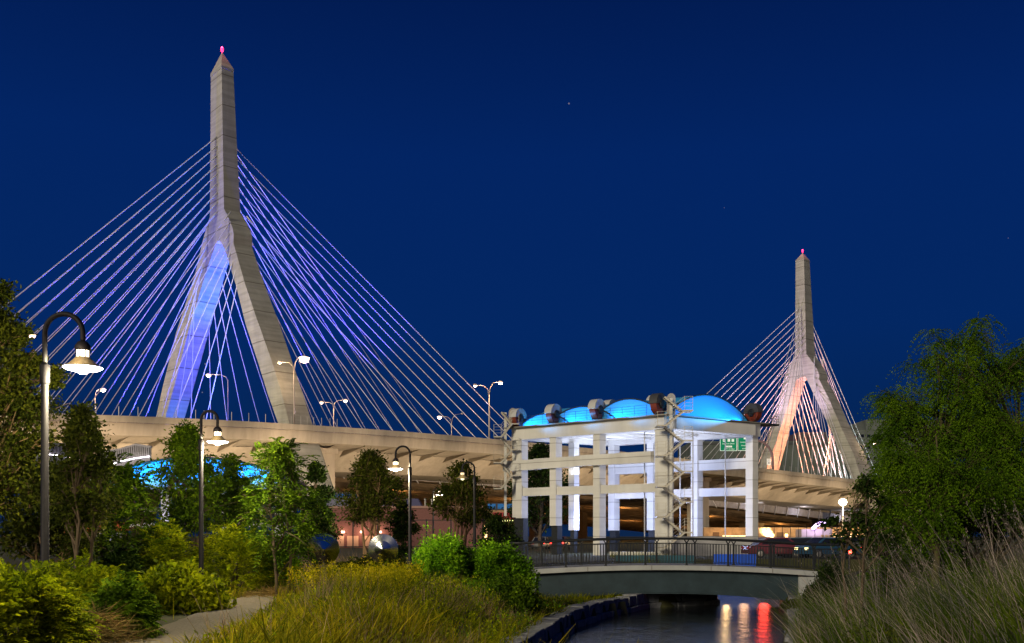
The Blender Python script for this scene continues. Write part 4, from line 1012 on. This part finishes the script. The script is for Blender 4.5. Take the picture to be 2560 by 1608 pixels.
G_GRN = leafmat('grass_green', [(.060,.085,.003),(.15,.165,.004),(.27,.26,.008)], .4)
G_OCH = leafmat('grass_ochre', [(.10,.10,.003),(.24,.21,.006),(.40,.33,.012)], .4)
G_DRY = leafmat('grass_dry', [(.10,.070,.040),(.22,.155,.095),(.38,.27,.18)])
G_GRY = leafmat('grass_dry_grey', [(.09,.073,.068),(.24,.20,.185),(.48,.41,.385)])
G_STRAW = leafmat('straw', [(.10,.065,.02),(.20,.135,.045),(.30,.21,.08)])
LG_FLW = leafmat('weed_yellow', [(.22,.21,.004),(.42,.37,.006),(.60,.50,.012)])
M_BARK = mat('bark', (.085,.060,.040), .9, var=.4, scale=6, bump=.6, bscale=25)
M_BARKW = mat('bark_warm', (.20,.125,.065), .9, var=.35, scale=5, bump=.6, bscale=20)
M_TWIG = mat('twig', (.065,.055,.025), .9, var=.3, scale=8)

def tree(name, label, px, d, ytop, hw, leaf=LG_MID, n_clump=26, n_leaf=5000, ll=.10, lw=.045, y_low=1400, style='broad', stems=1, bark=M_BARK, env=None, seed=1, cat='tree', deep=.7, group=None, clump=(.13,.28), lean=0, lobes=None):
    global RG
    RG = np.random.default_rng(seed); rng = random.Random(seed); n_clump = n_clump if lobes else int(n_clump*1.6)
    x, z0 = PX(px, d), gz(PX(px, d), d); H = ZY(ytop, d)-z0; R = hw/F*d; zl = ZY(y_low, d)-z0
    o = thing(name, label, cat, (x, d, z0), 0, group)
    env = env or (lambda t: (1-max(0,t-.35)/.65)**.75 if t > .35 else .72+.28*t/.35)
    st = []; b = MB()
    for s in range(stems):
        a = 2*math.pi*s/max(stems,1)+rng.random(); sp = 0 if stems == 1 else R*.45
        top = V(lean+math.cos(a)*sp, math.sin(a)*sp*.8, H*(.9 if stems == 1 else rng.uniform(.65,.92)))
        base = V(math.cos(a)*.12*(stems > 1), math.sin(a)*.12*(stems > 1), -.1)
        pts = [base+(top-base)*k+V(rng.uniform(-.06,.06), rng.uniform(-.06,.06), 0)*H*.25*(0 < k < 1) for k in np.linspace(0,1,7)]
        r0 = (.022*H+.01)/(1 if stems == 1 else 1.9); b.tube(pts, [r0*(1-.85*k) for k in np.linspace(0,1,7)], 7); st.append(pts)
    cl = []
    for i in range(n_clump):
        t = rng.random()**.85; zc = zl+(H*.96-zl)*t; rr = R*env(t)*math.sqrt(rng.random())*.92; a = rng.random()*2*math.pi
        c = V(lean*t+rr*math.cos(a), rr*math.sin(a)*deep, zc)
        if lobes:
            tot = sum(q[2]**2 for q in lobes); u = rng.random()*tot
            for q in lobes:
                u -= q[2]**2
                if u <= 0: break
            w_ = math.sqrt(rng.random())*.85; k_ = q[2]/F*d
            c = V(PX(q[0],d)-x+w_*k_*math.cos(a), rng.uniform(-1,1)*k_*.9*deep, ZY(q[1],d)-z0+w_*k_*math.sin(a)); t = max(0, min(1, (c[2]-zl)/(H-zl))); zc = c[2]; rr = c[0]
            cl.append((c, k_*rng.uniform(*clump)))
        else: cl.append((c, R*rng.uniform(*clump)*(.6+.4*env(t))))
        cr = cl[-1][1]
        s = st[rng.randrange(len(st))]; k = min(range(len(s)), key=lambda q: abs(s[q][2]-(zc-.35*abs(rr)-.1*H))); p0 = s[min(k, 5)]
        mid = p0+(c-p0)*.55+V(0,0,.10*H*rng.uniform(-.2,.8)*.5); rr_ = max(.006, .006*H*(1-.6*t))
        b.tube([p0, p0+(mid-p0)*.5, mid, c], [rr_, rr_*.8, rr_*.6, rr_*.25], 5)
        for _ in range(3):
            e_ = c+V(*[rng.gauss(0,1) for _ in range(3)])*cr*.8; b.tube([mid, (mid+e_)/2+V(0,0,.03), e_], [rr_*.5, rr_*.35, rr_*.15], 4)
    b.build('trunk', bark, o, True)
    ll, lw = ll*1.15, lw*1.4
    per = int(n_leaf*1.5)//n_clump; Cs, Ds, Ns, Ss = [], [], [], []
    for c, cr in cl:
        k = max(8, int(per*rng.uniform(.5,1.5)))
        if style == 'broad':
            p = RG.normal(0,.62,(k,3))*cr*np.array([1.15,1.0,.85]) 
            Cs.append(c+p); Ds.append(unit(p)*.5+RG.normal(0,.55,(k,3))+np.array([0,0,-.15])); Ns.append(RG.normal(0,.6,(k,3))+np.array([0,-.15,1])); Ss.append(RG.uniform(.45,1.4,k))
        elif style == 'pinnate':
            k = max(4, k//16); p = RG.normal(0,.55,(k,3))*cr
            C_, D_, N_, S_ = frond_pts(c+p, unit(p+RG.normal(0,.3,(k,3)))+np.array([0,0,.25]), RG.uniform(.8,1.2,k)*ll*4.2, 8, .45)
            Cs.append(C_); Ds.append(D_); Ns.append(N_); Ss.append(S_)
        elif style == 'weep':
            k = max(6, k//14); p = unit(RG.normal(0,1,(k,3)))*(RG.random((k,1))**.6)*cr*np.array([1.2,1,.9])
            C_, D_, N_, S_ = frond_pts(c+p, unit(p*np.array([1,1,.3])+RG.normal(0,.35,(k,3))*cr)+np.array([0,0,.15]), RG.uniform(.7,1.4,k)*ll*6, 7, .9, .55)
            Cs.append(C_); Ds.append(D_+np.array([0,0,-.3])); Ns.append(N_); Ss.append(S_)
    C_, D_, N_, S_ = (np.concatenate(q) for q in (Cs, Ds, Ns, Ss))
    leaf_mesh('crown', C_, D_, N_, S_*ll, S_*lw, leaf, o)
    return o

def shrub(name, label, px0, px1, d, ytop, leaf, n=1400, L=.35, pairs=6, ll=.09, lw=.035, ybase=None, deep=1.0, seed=1, cat='shrub', style='frond', lump=.35, group=None, stem=M_TWIG, droop=.5):
    global RG
    RG = np.random.default_rng(seed)
    x0, x1 = PX(px0, d), PX(px1, d); xc = (x0+x1)/2; z0 = gz(xc, d); H = ZY(ytop, d)-z0; R = (x1-x0)/2; Dp = R*deep if deep < 5 else deep-5
    o = thing(name, label, cat, (xc, d, z0), 0, group)
    a = RG.random(n)*2*math.pi; r = np.sqrt(RG.random(n)); 
    el = RG.random(n)**.8
    lob = 1+lump*(np.sin(a*3+seed)*.35+np.sin(a*5+seed*2)*.3+RG.normal(0,.16,n)); hl = 1+lump*(np.sin(r*7*np.cos(a)+seed)*.30+RG.normal(0,.22,n))
    ph = np.arccos(1-el); x = np.sin(ph)*np.cos(a)*R*lob; y = np.sin(ph)*np.sin(a)*Dp*lob; z = np.cos(ph)*H*.86*hl
    sh = RG.uniform(.72, 1.0, n)[:,None]; p = np.stack([x,y,np.maximum(z,.02)],-1)*sh
    out = unit(np.stack([x/R, y/Dp, np.maximum(z,0)/H*1.1+.15], -1))
    b = MB(); rng = random.Random(seed)
    for i in range(16):
        q = p[rng.randrange(n)]; b.tube([(rng.uniform(-.2,.2)*R, rng.uniform(-.2,.2)*Dp, -.1), tuple(q*.5+np.array([0,0,.1*H])), tuple(q)], [.018,.012,.006], 5)
    b.build('stems', stem, o, True)
    if style == 'frond':
        C_, D_, N_, S_ = frond_pts(p, out+RG.normal(0,.3,(n,3))+np.array([0,0,.25]), RG.uniform(.6,1.25,n)*L, pairs, droop)
    else:
        k = pairs*2; C_ = np.repeat(p, k, 0)+RG.normal(0, L*.33, (n*k,3)); D_ = np.repeat(out, k, 0)*.7+RG.normal(0,.6,(n*k,3)); N_ = RG.normal(0,.5,(n*k,3))+np.array([0,-.2,1]); S_ = RG.uniform(.65,1.3,n*k)
    C_[:,2] = np.maximum(C_[:,2], .01)
    leaf_mesh('foliage', C_, D_, N_, S_*ll, S_*lw, leaf, o)
    return o
TIPS = []
def blades(name, B, H, Wd, lean, m, label, cat='grass', curl=.35, stuff=True, jit=.35, parent=None, tuft=.45):
    n = len(B); H = np.broadcast_to(H, n); cx_ = B[:,:1]*2.3+np.sin(B[:,1:2]*1.9)*1.5
    ln = np.asarray(lean)*np.ones((n,2))+RG.normal(0,jit,(n,2))+tuft*np.concatenate([np.sin(cx_)*np.cos(B[:,1:2]*2.7), np.cos(cx_*1.3+B[:,1:2])*.6],1); H = H*(1+.35*np.sin(cx_[:,0]*1.7+B[:,1]*1.3)); a = RG.random(n)*math.pi
    sd = np.stack([np.cos(a), np.sin(a)*.5, np.zeros(n)], -1); rows = []
    for t, w in ((0,1),(.4,.9),(.75,.55),(1,.06)):
        off = np.concatenate([ln*(H*(t*.45+curl*t*t))[:,None], (H*(t-.16*t*t*np.linalg.norm(ln,axis=1)))[:,None]], 1)
        q = B+off; rows += [q-sd*(Wd*w/2), q+sd*(Wd*w/2)]
    v = np.stack(rows, 1).reshape(-1,3); base = (np.arange(n)*8)[:,None]
    f = np.concatenate([base+np.array([[i*2,i*2+1,i*2+3,i*2+2]]) for i in range(3)], 1).reshape(-1,4)
    o = npmesh(name, v, f, m, parent)
    if parent is None: tag(o, label, cat, None, 'stuff' if stuff else None)
    o_tips = (rows[-1]+rows[-2])/2; o_dir = rows[-1]-rows[-3]; TIPS.append((o_tips, o_dir))
    return o
def in_path(x, y):
    return np.abs(x-np.interp(y, pcs[:,1], pcs[:,0])) < np.interp(y, pcs[:,1], pw)-.03+.08*np.sin(y*3)
def scatter(n, x0, x1, y0, y1, dens=None, canal=.5):
    x = RG.uniform(x0,x1,n); y = RG.uniform(y0,y1,n); k = ~inside(x,y,POLY) & ~((y < 33.2) & in_path(x,y)) & (np.minimum(seg_dist(x,y,LW), seg_dist(x,y,RW)) > canal)
    if dens is not None: k &= RG.random(n) < dens(x,y)
    x, y = x[k], y[k]; return np.stack([x,y,ground_z(x,y)-.02],-1)
def patch(x, y, sx_, k): return np.clip(.5+.5*np.sin(x*sx_+k)*np.sin(y*sx_*.8+k*1.7)+.3*np.sin(x*sx_*2.3+k)*np.sin(y*sx_*1.9), 0, 1)

# ---- trees, left to right
LT = 'young trees in the park'
tree('broadleaf_tree', 'tall dark tree at the left edge of the view with a warm lit leaning trunk', -45, 15.5, 690, 165, LG_EDGE, 84, 20000, .055, .030, 1180, seed=3, bark=M_BARKW, deep=.8, clump=(.28,.5), lobes=[(10,740,45),(-40,800,70),(25,850,55),(70,900,45),(20,960,75),(110,935,38),(60,1050,70),(-30,1050,80),(130,1085,40),(40,1160,75),(-20,1230,70)])
tree('broadleaf_tree', 'loose upright tree just behind the left lamp post, tip against the concrete deck', 205, 20, 1000, 105, LG_OLV, 30, 5200, .085, .042, 1300, seed=7, stems=3, clump=(.16,.30))
tree('broadleaf_tree', 'dense green tree between the left lamp post and the blue arched roof', 300, 26, 1165, 150, LG_MID, 34, 9000, .11, .045, 1400, seed=9, style='pinnate', stems=2)
tree('broadleaf_tree', 'thin stemmed tree left of the orange truck, low and yellowish', 120, 24, 1150, 120, LG_OLV, 40, 9000, .09, .045, 1400, seed=41, stems=4, bark=M_BARKW)
tree('broadleaf_tree', 'tree rising in front of the blue arched roof, around the second lamp head', 470, 28, 1062, 125, LG_MID, 40, 9500, .10, .042, 1380, seed=13, stems=2)
tree('broadleaf_tree', 'leafy tree in front of the arched roof, just right of the second lamp', 575, 30, 1130, 110, LG_MID, 34, 8000, .11, .045, 1390, seed=15, style='pinnate', stems=2)
tree('broadleaf_tree', 'tree with long feathered leaves reaching up against the concrete pier', 705, 25, 1100, 95, LG_MID, 30, 8000, .105, .036, 1390, seed=17, style='pinnate', stems=2, clump=(.24,.4))
tree('broadleaf_tree', 'dark dense tree in front of the concrete pier, left of the round metal discs', 790, 33, 1150, 62, LG_DRK, 34, 7000, .10, .05, 1385, seed=19, deep=.9)
tree('broadleaf_tree', 'multi-stemmed tree standing behind the right metal disc', 925, 41, 1122, 88, LG_OLV, 44, 9000, .11, .05, 1300, seed=21, stems=5, bark=M_BARKW)
tree('broadleaf_tree', 'multi-stemmed tree glowing orange from behind, between the two unlit posts', 1155, 47, 1150, 75, LG_OLV, 34, 6500, .12, .055, 1320, seed=23, stems=5, bark=M_BARKW)
tree('broadleaf_tree', 'dark green tree standing inside the white pavilion frame', 1352, 97, 1108, 92, LG_DRK, 50, 9000, .24, .12, 1318, seed=25, cat='tree', clump=(.18,.3))
tree('broadleaf_tree', 'short dark tree between the brick building and the near park lamp', 1005, 44, 1255, 60, LG_DRK, 22, 3600, .11, .06, 1390, seed=27)
tree('broadleaf_tree', 'low dark tree behind the green shrubs, left of the pavilion', 1240, 60, 1290, 62, LG_DRK, 22, 3600, .14, .07, 1370, seed=29, stems=2)
wil = lambda t: (.92+.08*t/.4 if t < .4 else max(.22, 1-.78*((t-.4)/.6)**1.5))*(.88+.12*math.sin(t*17))
tree('feathery_tree', 'large feathery green tree filling the right edge, taller than the bridge deck', 2445, 25, 818, 268, LG_WIL, 260, 110000, .058, .020, 1330, seed=31, style='weep', stems=2, bark=M_TWIG, env=wil, clump=(.22,.42), deep=1.0, lobes=[(2345,862,45),(2440,850,58),(2545,925,75),(2325,950,70),(2440,965,90),(2252,1010,52),(2212,1085,48),(2300,1100,85),(2430,1120,105),(2545,1090,90),(2200,1185,40),(2290,1220,75),(2420,1255,90),(2545,1250,90),(2280,1310,60)])
tree('feathery_tree', 'lower feathery tree in front of the big one at the right edge', 2340, 22.5, 1040, 180, LG_WIL, 60, 22000, .058, .020, 1360, seed=33, style='weep', stems=1, bark=M_TWIG, env=wil, clump=(.22,.42), lobes=[(2270,1130,55),(2340,1190,80),(2230,1260,45),(2330,1290,70),(2440,1200,70)])
tree('sapling', 'thin sapling with sparse dark leaves in front of the far deck', 2140, 22, 1195, 85, LG_DRK, 26, 1100, .075, .045, 1400, seed=35, stems=3, clump=(.3,.6), lobes=[(2072,1195,14),(2165,1212,24),(2188,1262,30),(2150,1300,32),(2200,1330,42),(2085,1288,18),(2060,1300,12),(2130,1345,36)])
tree('broadleaf_tree', 'dark tree behind the dry grass, right of the footbridge', 2225, 30, 1235, 80, LG_DRK, 26, 4200, .10, .05, 1400, seed=37, stems=2)

# ---- shrubs
shrub('fern_shrub', 'big ferny yellow-green shrub at the lower left corner in front of the lamp post', -60, 165, 11.6, 1395, LG_YEL, 1500, .34, 8, .085, .030, seed=51, deep=6.0)
shrub('fern_shrub', 'ferny shrub left of the path, right of the lamp post base', 110, 330, 16.4, 1425, LG_YEL, 1300, .34, 8, .085, .030, seed=53, deep=5.9)
shrub('fern_shrub', 'dark green rounded shrub at the left edge of the gravel path', 235, 368, 15.2, 1440, LG_MID, 900, .30, 7, .085, .032, seed=55)
shrub('fern_shrub', 'ferny shrub behind the left lamp post, in front of the orange truck', 60, 330, 18.8, 1395, LG_YEL, 1300, .34, 7, .09, .034, seed=57, deep=6.0)
shrub('leafy_hedge', 'bright leafy hedge beside the second lamp post at the path bend', 318, 555, 21, 1418, LG_YEL, 620, .30, 9, .13, .075, seed=59, style='leaf', deep=5.9)
shrub('bush', 'golden bush with dry tips behind the bright hedge', 345, 480, 26, 1292, LG_YEL, 900, .45, 7, .11, .040, seed=61)
shrub('bush', 'broad olive bush behind the second lamp post', 470, 690, 27, 1310, LG_YEL, 1400, .45, 7, .11, .040, seed=63)
shrub('bush', 'small bright bush just left of the left metal disc', 660, 752, 27.5, 1335, LG_BRT, 420, .25, 7, .10, .06, seed=65, style='leaf')
shrub('bush', 'dark low bush under the trees behind the hedge', 240, 360, 25, 1370, LG_DRK, 700, .40, 6, .11, .045, seed=67)
shrub('bush', 'taller bright green shrub beside the third lamp post', 1036, 1185, 33.5, 1332, LG_BRT, 900, .26, 8, .11, .06, seed=69, style='leaf', lump=.5)
shrub('bush', 'broad bright green shrub against the left end of the footbridge railing', 1150, 1325, 34, 1352, LG_BRT, 1200, .26, 8, .11, .06, seed=71, style='leaf', lump=.45)
shrub('bush', 'low green shrub spilling down to the canal wall below the bridge end', 1190, 1345, 30, 1440, LG_MID, 900, .26, 8, .10, .055, seed=73, style='leaf', lump=.4)
shrub('bush', 'green weed clump below the right metal disc', 890, 1040, 28, 1408, LG_YEL, 520, .25, 7, .10, .05, seed=75, style='leaf')
shrub('bush', 'dark shrub at the right end of the footbridge deck', 2035, 2115, 37, 1392, LG_DRK, 460, .28, 7, .09, .05, seed=77, style='leaf')
shrub('bush', 'small leafy sprig on the right stone abutment', 2008, 2060, 36, 1452, LG_DRK, 160, .22, 6, .09, .05, seed=79, style='leaf')
shrub('bush', 'dark brush overhanging the water at the right canal wall', 1958, 2010, 34.5, 1505, LG_OLV, 200, .22, 6, .09, .04, seed=81, style='leaf')
shrub('bush', 'green bush under the feathery trees at the right edge', 2180, 2460, 24, 1350, LG_WIL, 1300, .45, 7, .11, .04, seed=83)
shrub('bush', 'dark brush behind the right metal disc', 830, 1050, 37, 1385, LG_OLV, 800, .35, 7, .11, .04, seed=85, deep=5.8)

# ---- grasses
RG = np.random.default_rng(101)
B = scatter(17000, -6.2, 3.0, 12.2, 33, lambda x,y: (x > np.interp(y, pcs[:,1], pcs[:,0]))*(.35+.65*patch(x,y,.9,1)))
hg = RG.uniform(.25,.75,len(B))*(1-.35*sm(22,27,B[:,1]))*(.35+.65*sm(.2,1.6,np.abs(B[:,0]-np.interp(B[:,1], pcs[:,1], pcs[:,0]))-.8))
blades('meadow_grass', B, hg, .026, (.2,.05), G_GRN, 'yellow-green meadow grass between the path and the canal', curl=.6, jit=.5)
B = scatter(14000, -5.6, 1.5, 12.0, 20, lambda x,y: (x > np.interp(y, pcs[:,1], pcs[:,0]))*(.25+.75*patch(x,y,1.3,4)))
hg = RG.uniform(.35,.85,len(B))*(.35+.65*sm(.2,1.6,np.abs(B[:,0]-np.interp(B[:,1], pcs[:,1], pcs[:,0]))-.8))
blades('meadow_grass', B, hg, .024, (-.1,.1), G_OCH, 'ochre meadow grass in the foreground right of the gravel path', curl=.6, jit=.5)
B = scatter(13000, -4.5, 3.2, 14, 31, lambda x,y: patch(x,y,.75,2.4)**2.6)
blades('dry_grass', B, RG.uniform(.5,.95,len(B))*(1-.4*sm(21,26,B[:,1])), .011, (.05,.05), G_DRY, 'dry brown grass patches in the middle of the meadow', jit=.28)
B = scatter(9000, -26, -6.4, 13, 40, lambda x,y: patch(x,y,.6,3))
blades('meadow_grass', B, RG.uniform(.3,.7,len(B)), .018, (.1,0), G_GRN, 'grass under the shrubs left of the path')
B = scatter(3000, -9, -6.5, 31, 44, lambda x,y: patch(x,y,.7,6))
blades('dry_grass', B, RG.uniform(.4,.9,len(B)), .02, (.1,0), G_DRY, 'dry grass under the trees around the metal discs')
B = scatter(1600, -7.2, -5.2, 21.5, 28, None)
blades('meadow_grass', B, RG.uniform(.25,.55,len(B)), .016, (.2,0), G_OCH, 'golden verge grass at the bend of the path')
B = scatter(5000, 7, 12, 33, 75, lambda x,y: patch(x,y,.7,6)*(y > 46)); 
if len(B): blades('meadow_grass', B, RG.uniform(.2,.5,len(B)), .02, (.1,0), G_GRN, 'grass on the far bank behind the footbridge')
RG = np.random.default_rng(106)
def weeds(name, label, n, x0, x1, y0, y1, dens, h, m, ll, lw, k=16):
    B = scatter(n, x0, x1, y0, y1, dens); hh = RG.uniform(.5,1.0,len(B))*h*(.4+.6*sm(.2,1.4,np.abs(B[:,0]-np.interp(B[:,1], pcs[:,1], pcs[:,0]))-.8))
    f = RG.random((len(B),k)); p = B[:,None]+np.stack([RG.normal(0,.09,f.shape), RG.normal(0,.09,f.shape), f*hh[:,None]],-1); p = p.reshape(-1,3)
    tag(leaf_mesh(name, p, RG.normal(0,.7,p.shape)+np.array([0,0,.5]), RG.normal(0,.5,p.shape)+np.array([0,-.4,.8]), RG.uniform(.6,1.3,len(p))*ll, lw, m), label, 'weeds', None, 'stuff')
weeds('meadow_weeds', 'leafy yellow-green weeds in the foreground meadow', 2600, -5.4, 2.6, 12.6, 31, lambda x,y: (x > np.interp(y, pcs[:,1], pcs[:,0]))*patch(x,y,.8,7), .62, LG_YEL, .085, .035)
weeds('meadow_weeds', 'bright green weeds along the canal side of the meadow', 700, -1.5, 4.2, 20, 36, lambda x,y: patch(x,y,.9,3.5), .5, LG_BRT, .085, .045)
weeds('bank_weeds', 'dark green weeds among the dry stems on the right bank', 2600, 6, 15, 13, 28, lambda x,y: (seg_dist(x,y,RW) < seg_dist(x,y,LW))*patch(x,y,.8,9), .7, LG_OLV, .085, .035)
B = scatter(7000, -1, 8, 32, 46, lambda x,y: (seg_dist(x,y,LW) < seg_dist(x,y,RW))*1.0, .3)
blades('meadow_grass', B, RG.uniform(.12,.32,len(B)), .03, (.15,0), G_GRN, 'green grass on the bank under the left end of the footbridge', curl=.6, jit=.5)
# weeds with yellow flower heads
RG = np.random.default_rng(102)
B = scatter(800, -6.2, -2.6, 23.5, 29.0, lambda x,y: (x > np.interp(y, pcs[:,1], pcs[:,0])+.6)*1.0); Hh = RG.uniform(.5,.85,len(B))
blades('flower_stems', B, Hh, .012, (0,0), G_GRN, 'stems of the yellow weeds on the meadow crest', jit=.12)
k = 14; top = np.repeat(B+np.stack([np.zeros(len(B)),np.zeros(len(B)),Hh*.88],-1), k, 0)+RG.normal(0,1,(len(B)*k,3))*np.array([.05,.05,.13])
tag(leaf_mesh('yellow_weeds', top, RG.normal(0,.6,top.shape)+np.array([0,0,.4]), RG.normal(0,1,top.shape), RG.uniform(.04,.075,len(top)), .03, LG_FLW), 'yellow flowering weeds on the crest of the meadow in front of the discs', 'weeds', None, 'stuff')
# right bank: long dry stems leaning left, with green underneath
RG = np.random.default_rng(103)
rb = lambda x,y: (seg_dist(x,y,RW) < seg_dist(x,y,LW))*1.0
B = scatter(9500, 5.5, 15, 12.5, 26, lambda x,y: rb(x,y)*(.08+.92*patch(x,y,.9,5)**1.5), .5)
blades('dry_reeds', B, RG.uniform(.6,1.6,len(B)), .011, (-.75,.05), G_GRY, 'long pale dry stems leaning left over the right bank', jit=.34, curl=.25)
B = scatter(2600, 7.5, 15, 13, 24, rb, .5)
B = B[::3]
blades('dry_reeds', B, RG.uniform(1.2,1.9,len(B)), .014, (-.42,.0), G_GRY, 'tallest pale dry stems standing above the right bank', jit=.16, curl=.25)
tp, td = TIPS[-1]; k = 9; q = np.repeat(tp, k, 0)-np.repeat(unit(td), k, 0)*RG.uniform(0,.22,(len(tp)*k,1))+RG.normal(0,.012,(len(tp)*k,3))
tag(leaf_mesh('seed_heads', q, np.repeat(unit(td), k, 0)+RG.normal(0,.3,q.shape), RG.normal(0,1,q.shape), RG.uniform(.03,.06,len(q)), .012, G_GRY), 'feathery seed heads of the tallest dry stems on the right bank', 'grass', None, 'stuff')
B = scatter(22000, 6, 16, 12.5, 30, lambda x,y: rb(x,y)*(.35+.65*patch(x,y,1.1,2)), .4)
blades('meadow_grass', B, RG.uniform(.4,1.1,len(B)), .020, (-.3,0), leafmat('grass_dark_green', [(.030,.060,.005),(.075,.125,.009),(.13,.17,.016)]), 'dark green grass under the dry stems on the right bank')
# straw and cut brush beside the path
RG = np.random.default_rng(104)
def straw(name, label, x, y, rx, ry, h, n, m, L):
    p = RG.normal(0,.45,(n,2)); z = h*np.exp(-(p**2).sum(1)*1.6)*RG.random(n)**.5; xx = x+p[:,0]*rx; yy = y+p[:,1]*ry
    C_ = np.stack([xx, yy, ground_z(xx,yy)+z+.04], -1); D_ = RG.normal(0,1,(n,3))*np.array([1,.8,.32])
    return tag(leaf_mesh(name, C_, D_, RG.normal(0,1,(n,3)), RG.uniform(.5,1.2,n)*L, .012, m, None, .02), label, 'brush pile', None, 'stuff')
straw('dry_brush', 'pile of brown dry brush at the lower left edge of the path', -6.2, 14.5, .62, .8, .42, 2600, G_STRAW, .38)
straw('straw', 'golden straw lying at the far bend of the path', -6.0, 25.6, 1.1, 1.0, .16, 1700, G_STRAW, .35)
straw('dry_brush', 'grey-brown brush heap at the end of the path', -5.6, 27.6, 1.3, .9, .5, 2400, mat('brush_brown', (.07,.05,.035), .9, island=[(.03,.022,.016),(.075,.055,.04),(.13,.10,.075)]), .4)
# one stone by the path
b = MB(); rng = random.Random(3); b.lathe([(.05,-.05),(.16,0),(.17,.09),(.10,.17),(.02,.19)], (0,0,0), 9); b.v = [(x*rng.uniform(.85,1.2), y*rng.uniform(.85,1.2), z*rng.uniform(.9,1.1)) for x,y,z in b.v]
st = b.build('stone', mat('granite', (.1,.1,.115)), None, True); st.location = (PX(539,23.5), 23.5, .02); tag(st, 'small dark stone beside the foot of the second lamp', 'stone')
# ================================================================ park lamps and disc sculptures
M_LAMP = mat('lamp_black_paint', (.011,.010,.014), .6, var=.3, scale=30, bump=.1, bscale=60, spec=.2)
M_SHADE = mat('lamp_shade_paint', (.20,.16,.085), .45, var=.3, scale=12)
def park_lamp(label, px, d, ytop, hx, yshade, lit=1.0, power=260, base=None):
    x = PX(px, d); z0 = gz(x, d); o = thing('park_lamp', label, 'park lamp', (x, d, z0), 0, 'gooseneck lamps along the path')
    zt = ZY(ytop, d)-z0; dx = PX(hx, d)-x; r = abs(dx)/2; s = 1 if dx > 0 else -1; zc = zt-r; zs = ZY(yshade, d)-z0     # zs = rim of the shade
    k = .27/.25
    zcol = zs+.0
    b = MB(); b.lathe([(.09,-.1),(.09,.05),(.060,.12),(.047,zcol-.25),(.044,zcol)], (0,0,0), 14); b.lathe([(.054,zcol-.22),(.064,zcol-.2),(.064,zcol+.02),(.04,zcol+.06)], (0,0,0), 14); b.build('pole', M_LAMP, o, True)
    pts = [(0,0,zcol)]+[(0,0,zcol+(zc-zcol)*q) for q in (.5,1)]+[(s*(r-r*math.cos(a)),0,zc+r*math.sin(a)) for a in np.linspace(.2,math.pi-.1,12)]+[(dx,0,zc-.05),(dx,0,zs+.33)]
    MB().tube(pts, .034, 8).build('gooseneck', M_LAMP, o, True)
    h = MB(); h.lathe([(.03,.345),(.06,.335),(.098,.28),(.102,.235),(.09,.225),(.02,.22)][::-1], (dx,0,zs), 20); hd = h.build('lamp_cap', M_LAMP, o, True)
    lf = mat('lantern_band_%s' % ('lit' if lit > .5 else 'dim'), (1,.85,.6), .3, em=(1,.80,.52), ems=7 if lit > .5 else .7)
    MB().lathe([(.082,.135),(.082,.219)], (dx,0,zs), 20).build('lantern_band', lf, hd, True)
    c = MB()
    for a in np.linspace(0, 2*math.pi, 9)[:-1]: c.bar((dx+0.086*math.cos(a),0.086*math.sin(a),zs+.13), (dx+0.086*math.cos(a),0.086*math.sin(a),zs+.222), .010)
    x_ = c.build('lantern_cage', M_LAMP, hd); x_['kind'] = 'stuff'
    sh = MB(); n = 28; prof = [(.09,.134),(.10,.118),(.175,.045),(.245,.012),(.25,.0)]
    sh.lathe(prof[::-1], (dx,0,zs), n); sh.f = [f for f in sh.f if len(f) == 4]
    so_ = sh.build('lamp_shade', M_SHADE, o, True); so_.modifiers.new('thickness', 'SOLIDIFY').thickness = .006
    lens = MB(); lens.lathe([(.02,-.085),(.05,-.078),(.062,-.055),(.10,-.045),(.20,-.030),(.243,-.006),(.243,.004)], (dx,0,zs), n)
    lens.build('lens', mat('lamp_lens_lit', (1,.95,1), .3, em=(1,.90,.97), ems=11) if lit > .5 else mat('lamp_lens_off', (.05,.05,.05), .2), o, True)
    if lit > .1:
        point((x+dx, d, z0+zs-.22), power*lit, (1,.86,.50), .12); point((x+dx, d-.3, z0+zs+.18), 5*lit, (1,.75,.45), .05)
    return o
park_lamp('nearest tall gooseneck lamp at the far left with its bright shade against the cables', 112, 12.8, 785, 207, 919, 1, 750)
park_lamp('second gooseneck lamp standing at the path bend, lit in front of the concrete deck', 503, 23, 1028, 544, 1104, 1, 850)
park_lamp('lit gooseneck lamp, arm to the left, between the metal disc and the bright shrub', 1025, 32.4, 1116, 989, 1172, 1, 1000)
park_lamp('unlit gooseneck lamp with its arm to the left, in front of the orange lit tree', 1186, 39, 1156, 1156, 1196, .3, 60)
park_lamp('farthest small lit lamp in front of the brick building', 1083, 64, 1222, 1099, 1237, 1, 500)
M_STEEL = mat('brushed_steel', (.62,.62,.63), .16, metal=1.0, bump=.06, bscale=90)
def disc(label, px, py, rpx, d, rz, tilt):
    R = rpx/F*d; x = PX(px, d); z0 = gz(x, d); zc = ZY(py, d)-z0
    o = thing('disc_sculpture', label, 'sculpture', (x, d, z0), 0, 'round steel discs in the meadow')
    ax = V(math.sin(rz)*math.cos(tilt), -math.cos(rz)*math.cos(tilt), math.sin(tilt))
    MB().lathe([(R*.985,-.03),(R,-.015),(R,.0),(R*.985,.012),(R*.55,.05),(R*.10,.105),(.02,.115)], (0,0,zc), 64, ax).build('disc', M_STEEL, o)
    MB().tube([(0,.05,-.1),(0,.05,zc)], .035, 8).build('post', M_GALV, o, True)
disc('left steel disc turned to one side, reflecting a bright streak', 808, 1374, 41, 28.5, .35, -.12)
disc('right steel disc facing the viewer, beside the third lamp post', 958, 1373, 38, 29.5, -.05, -.04)
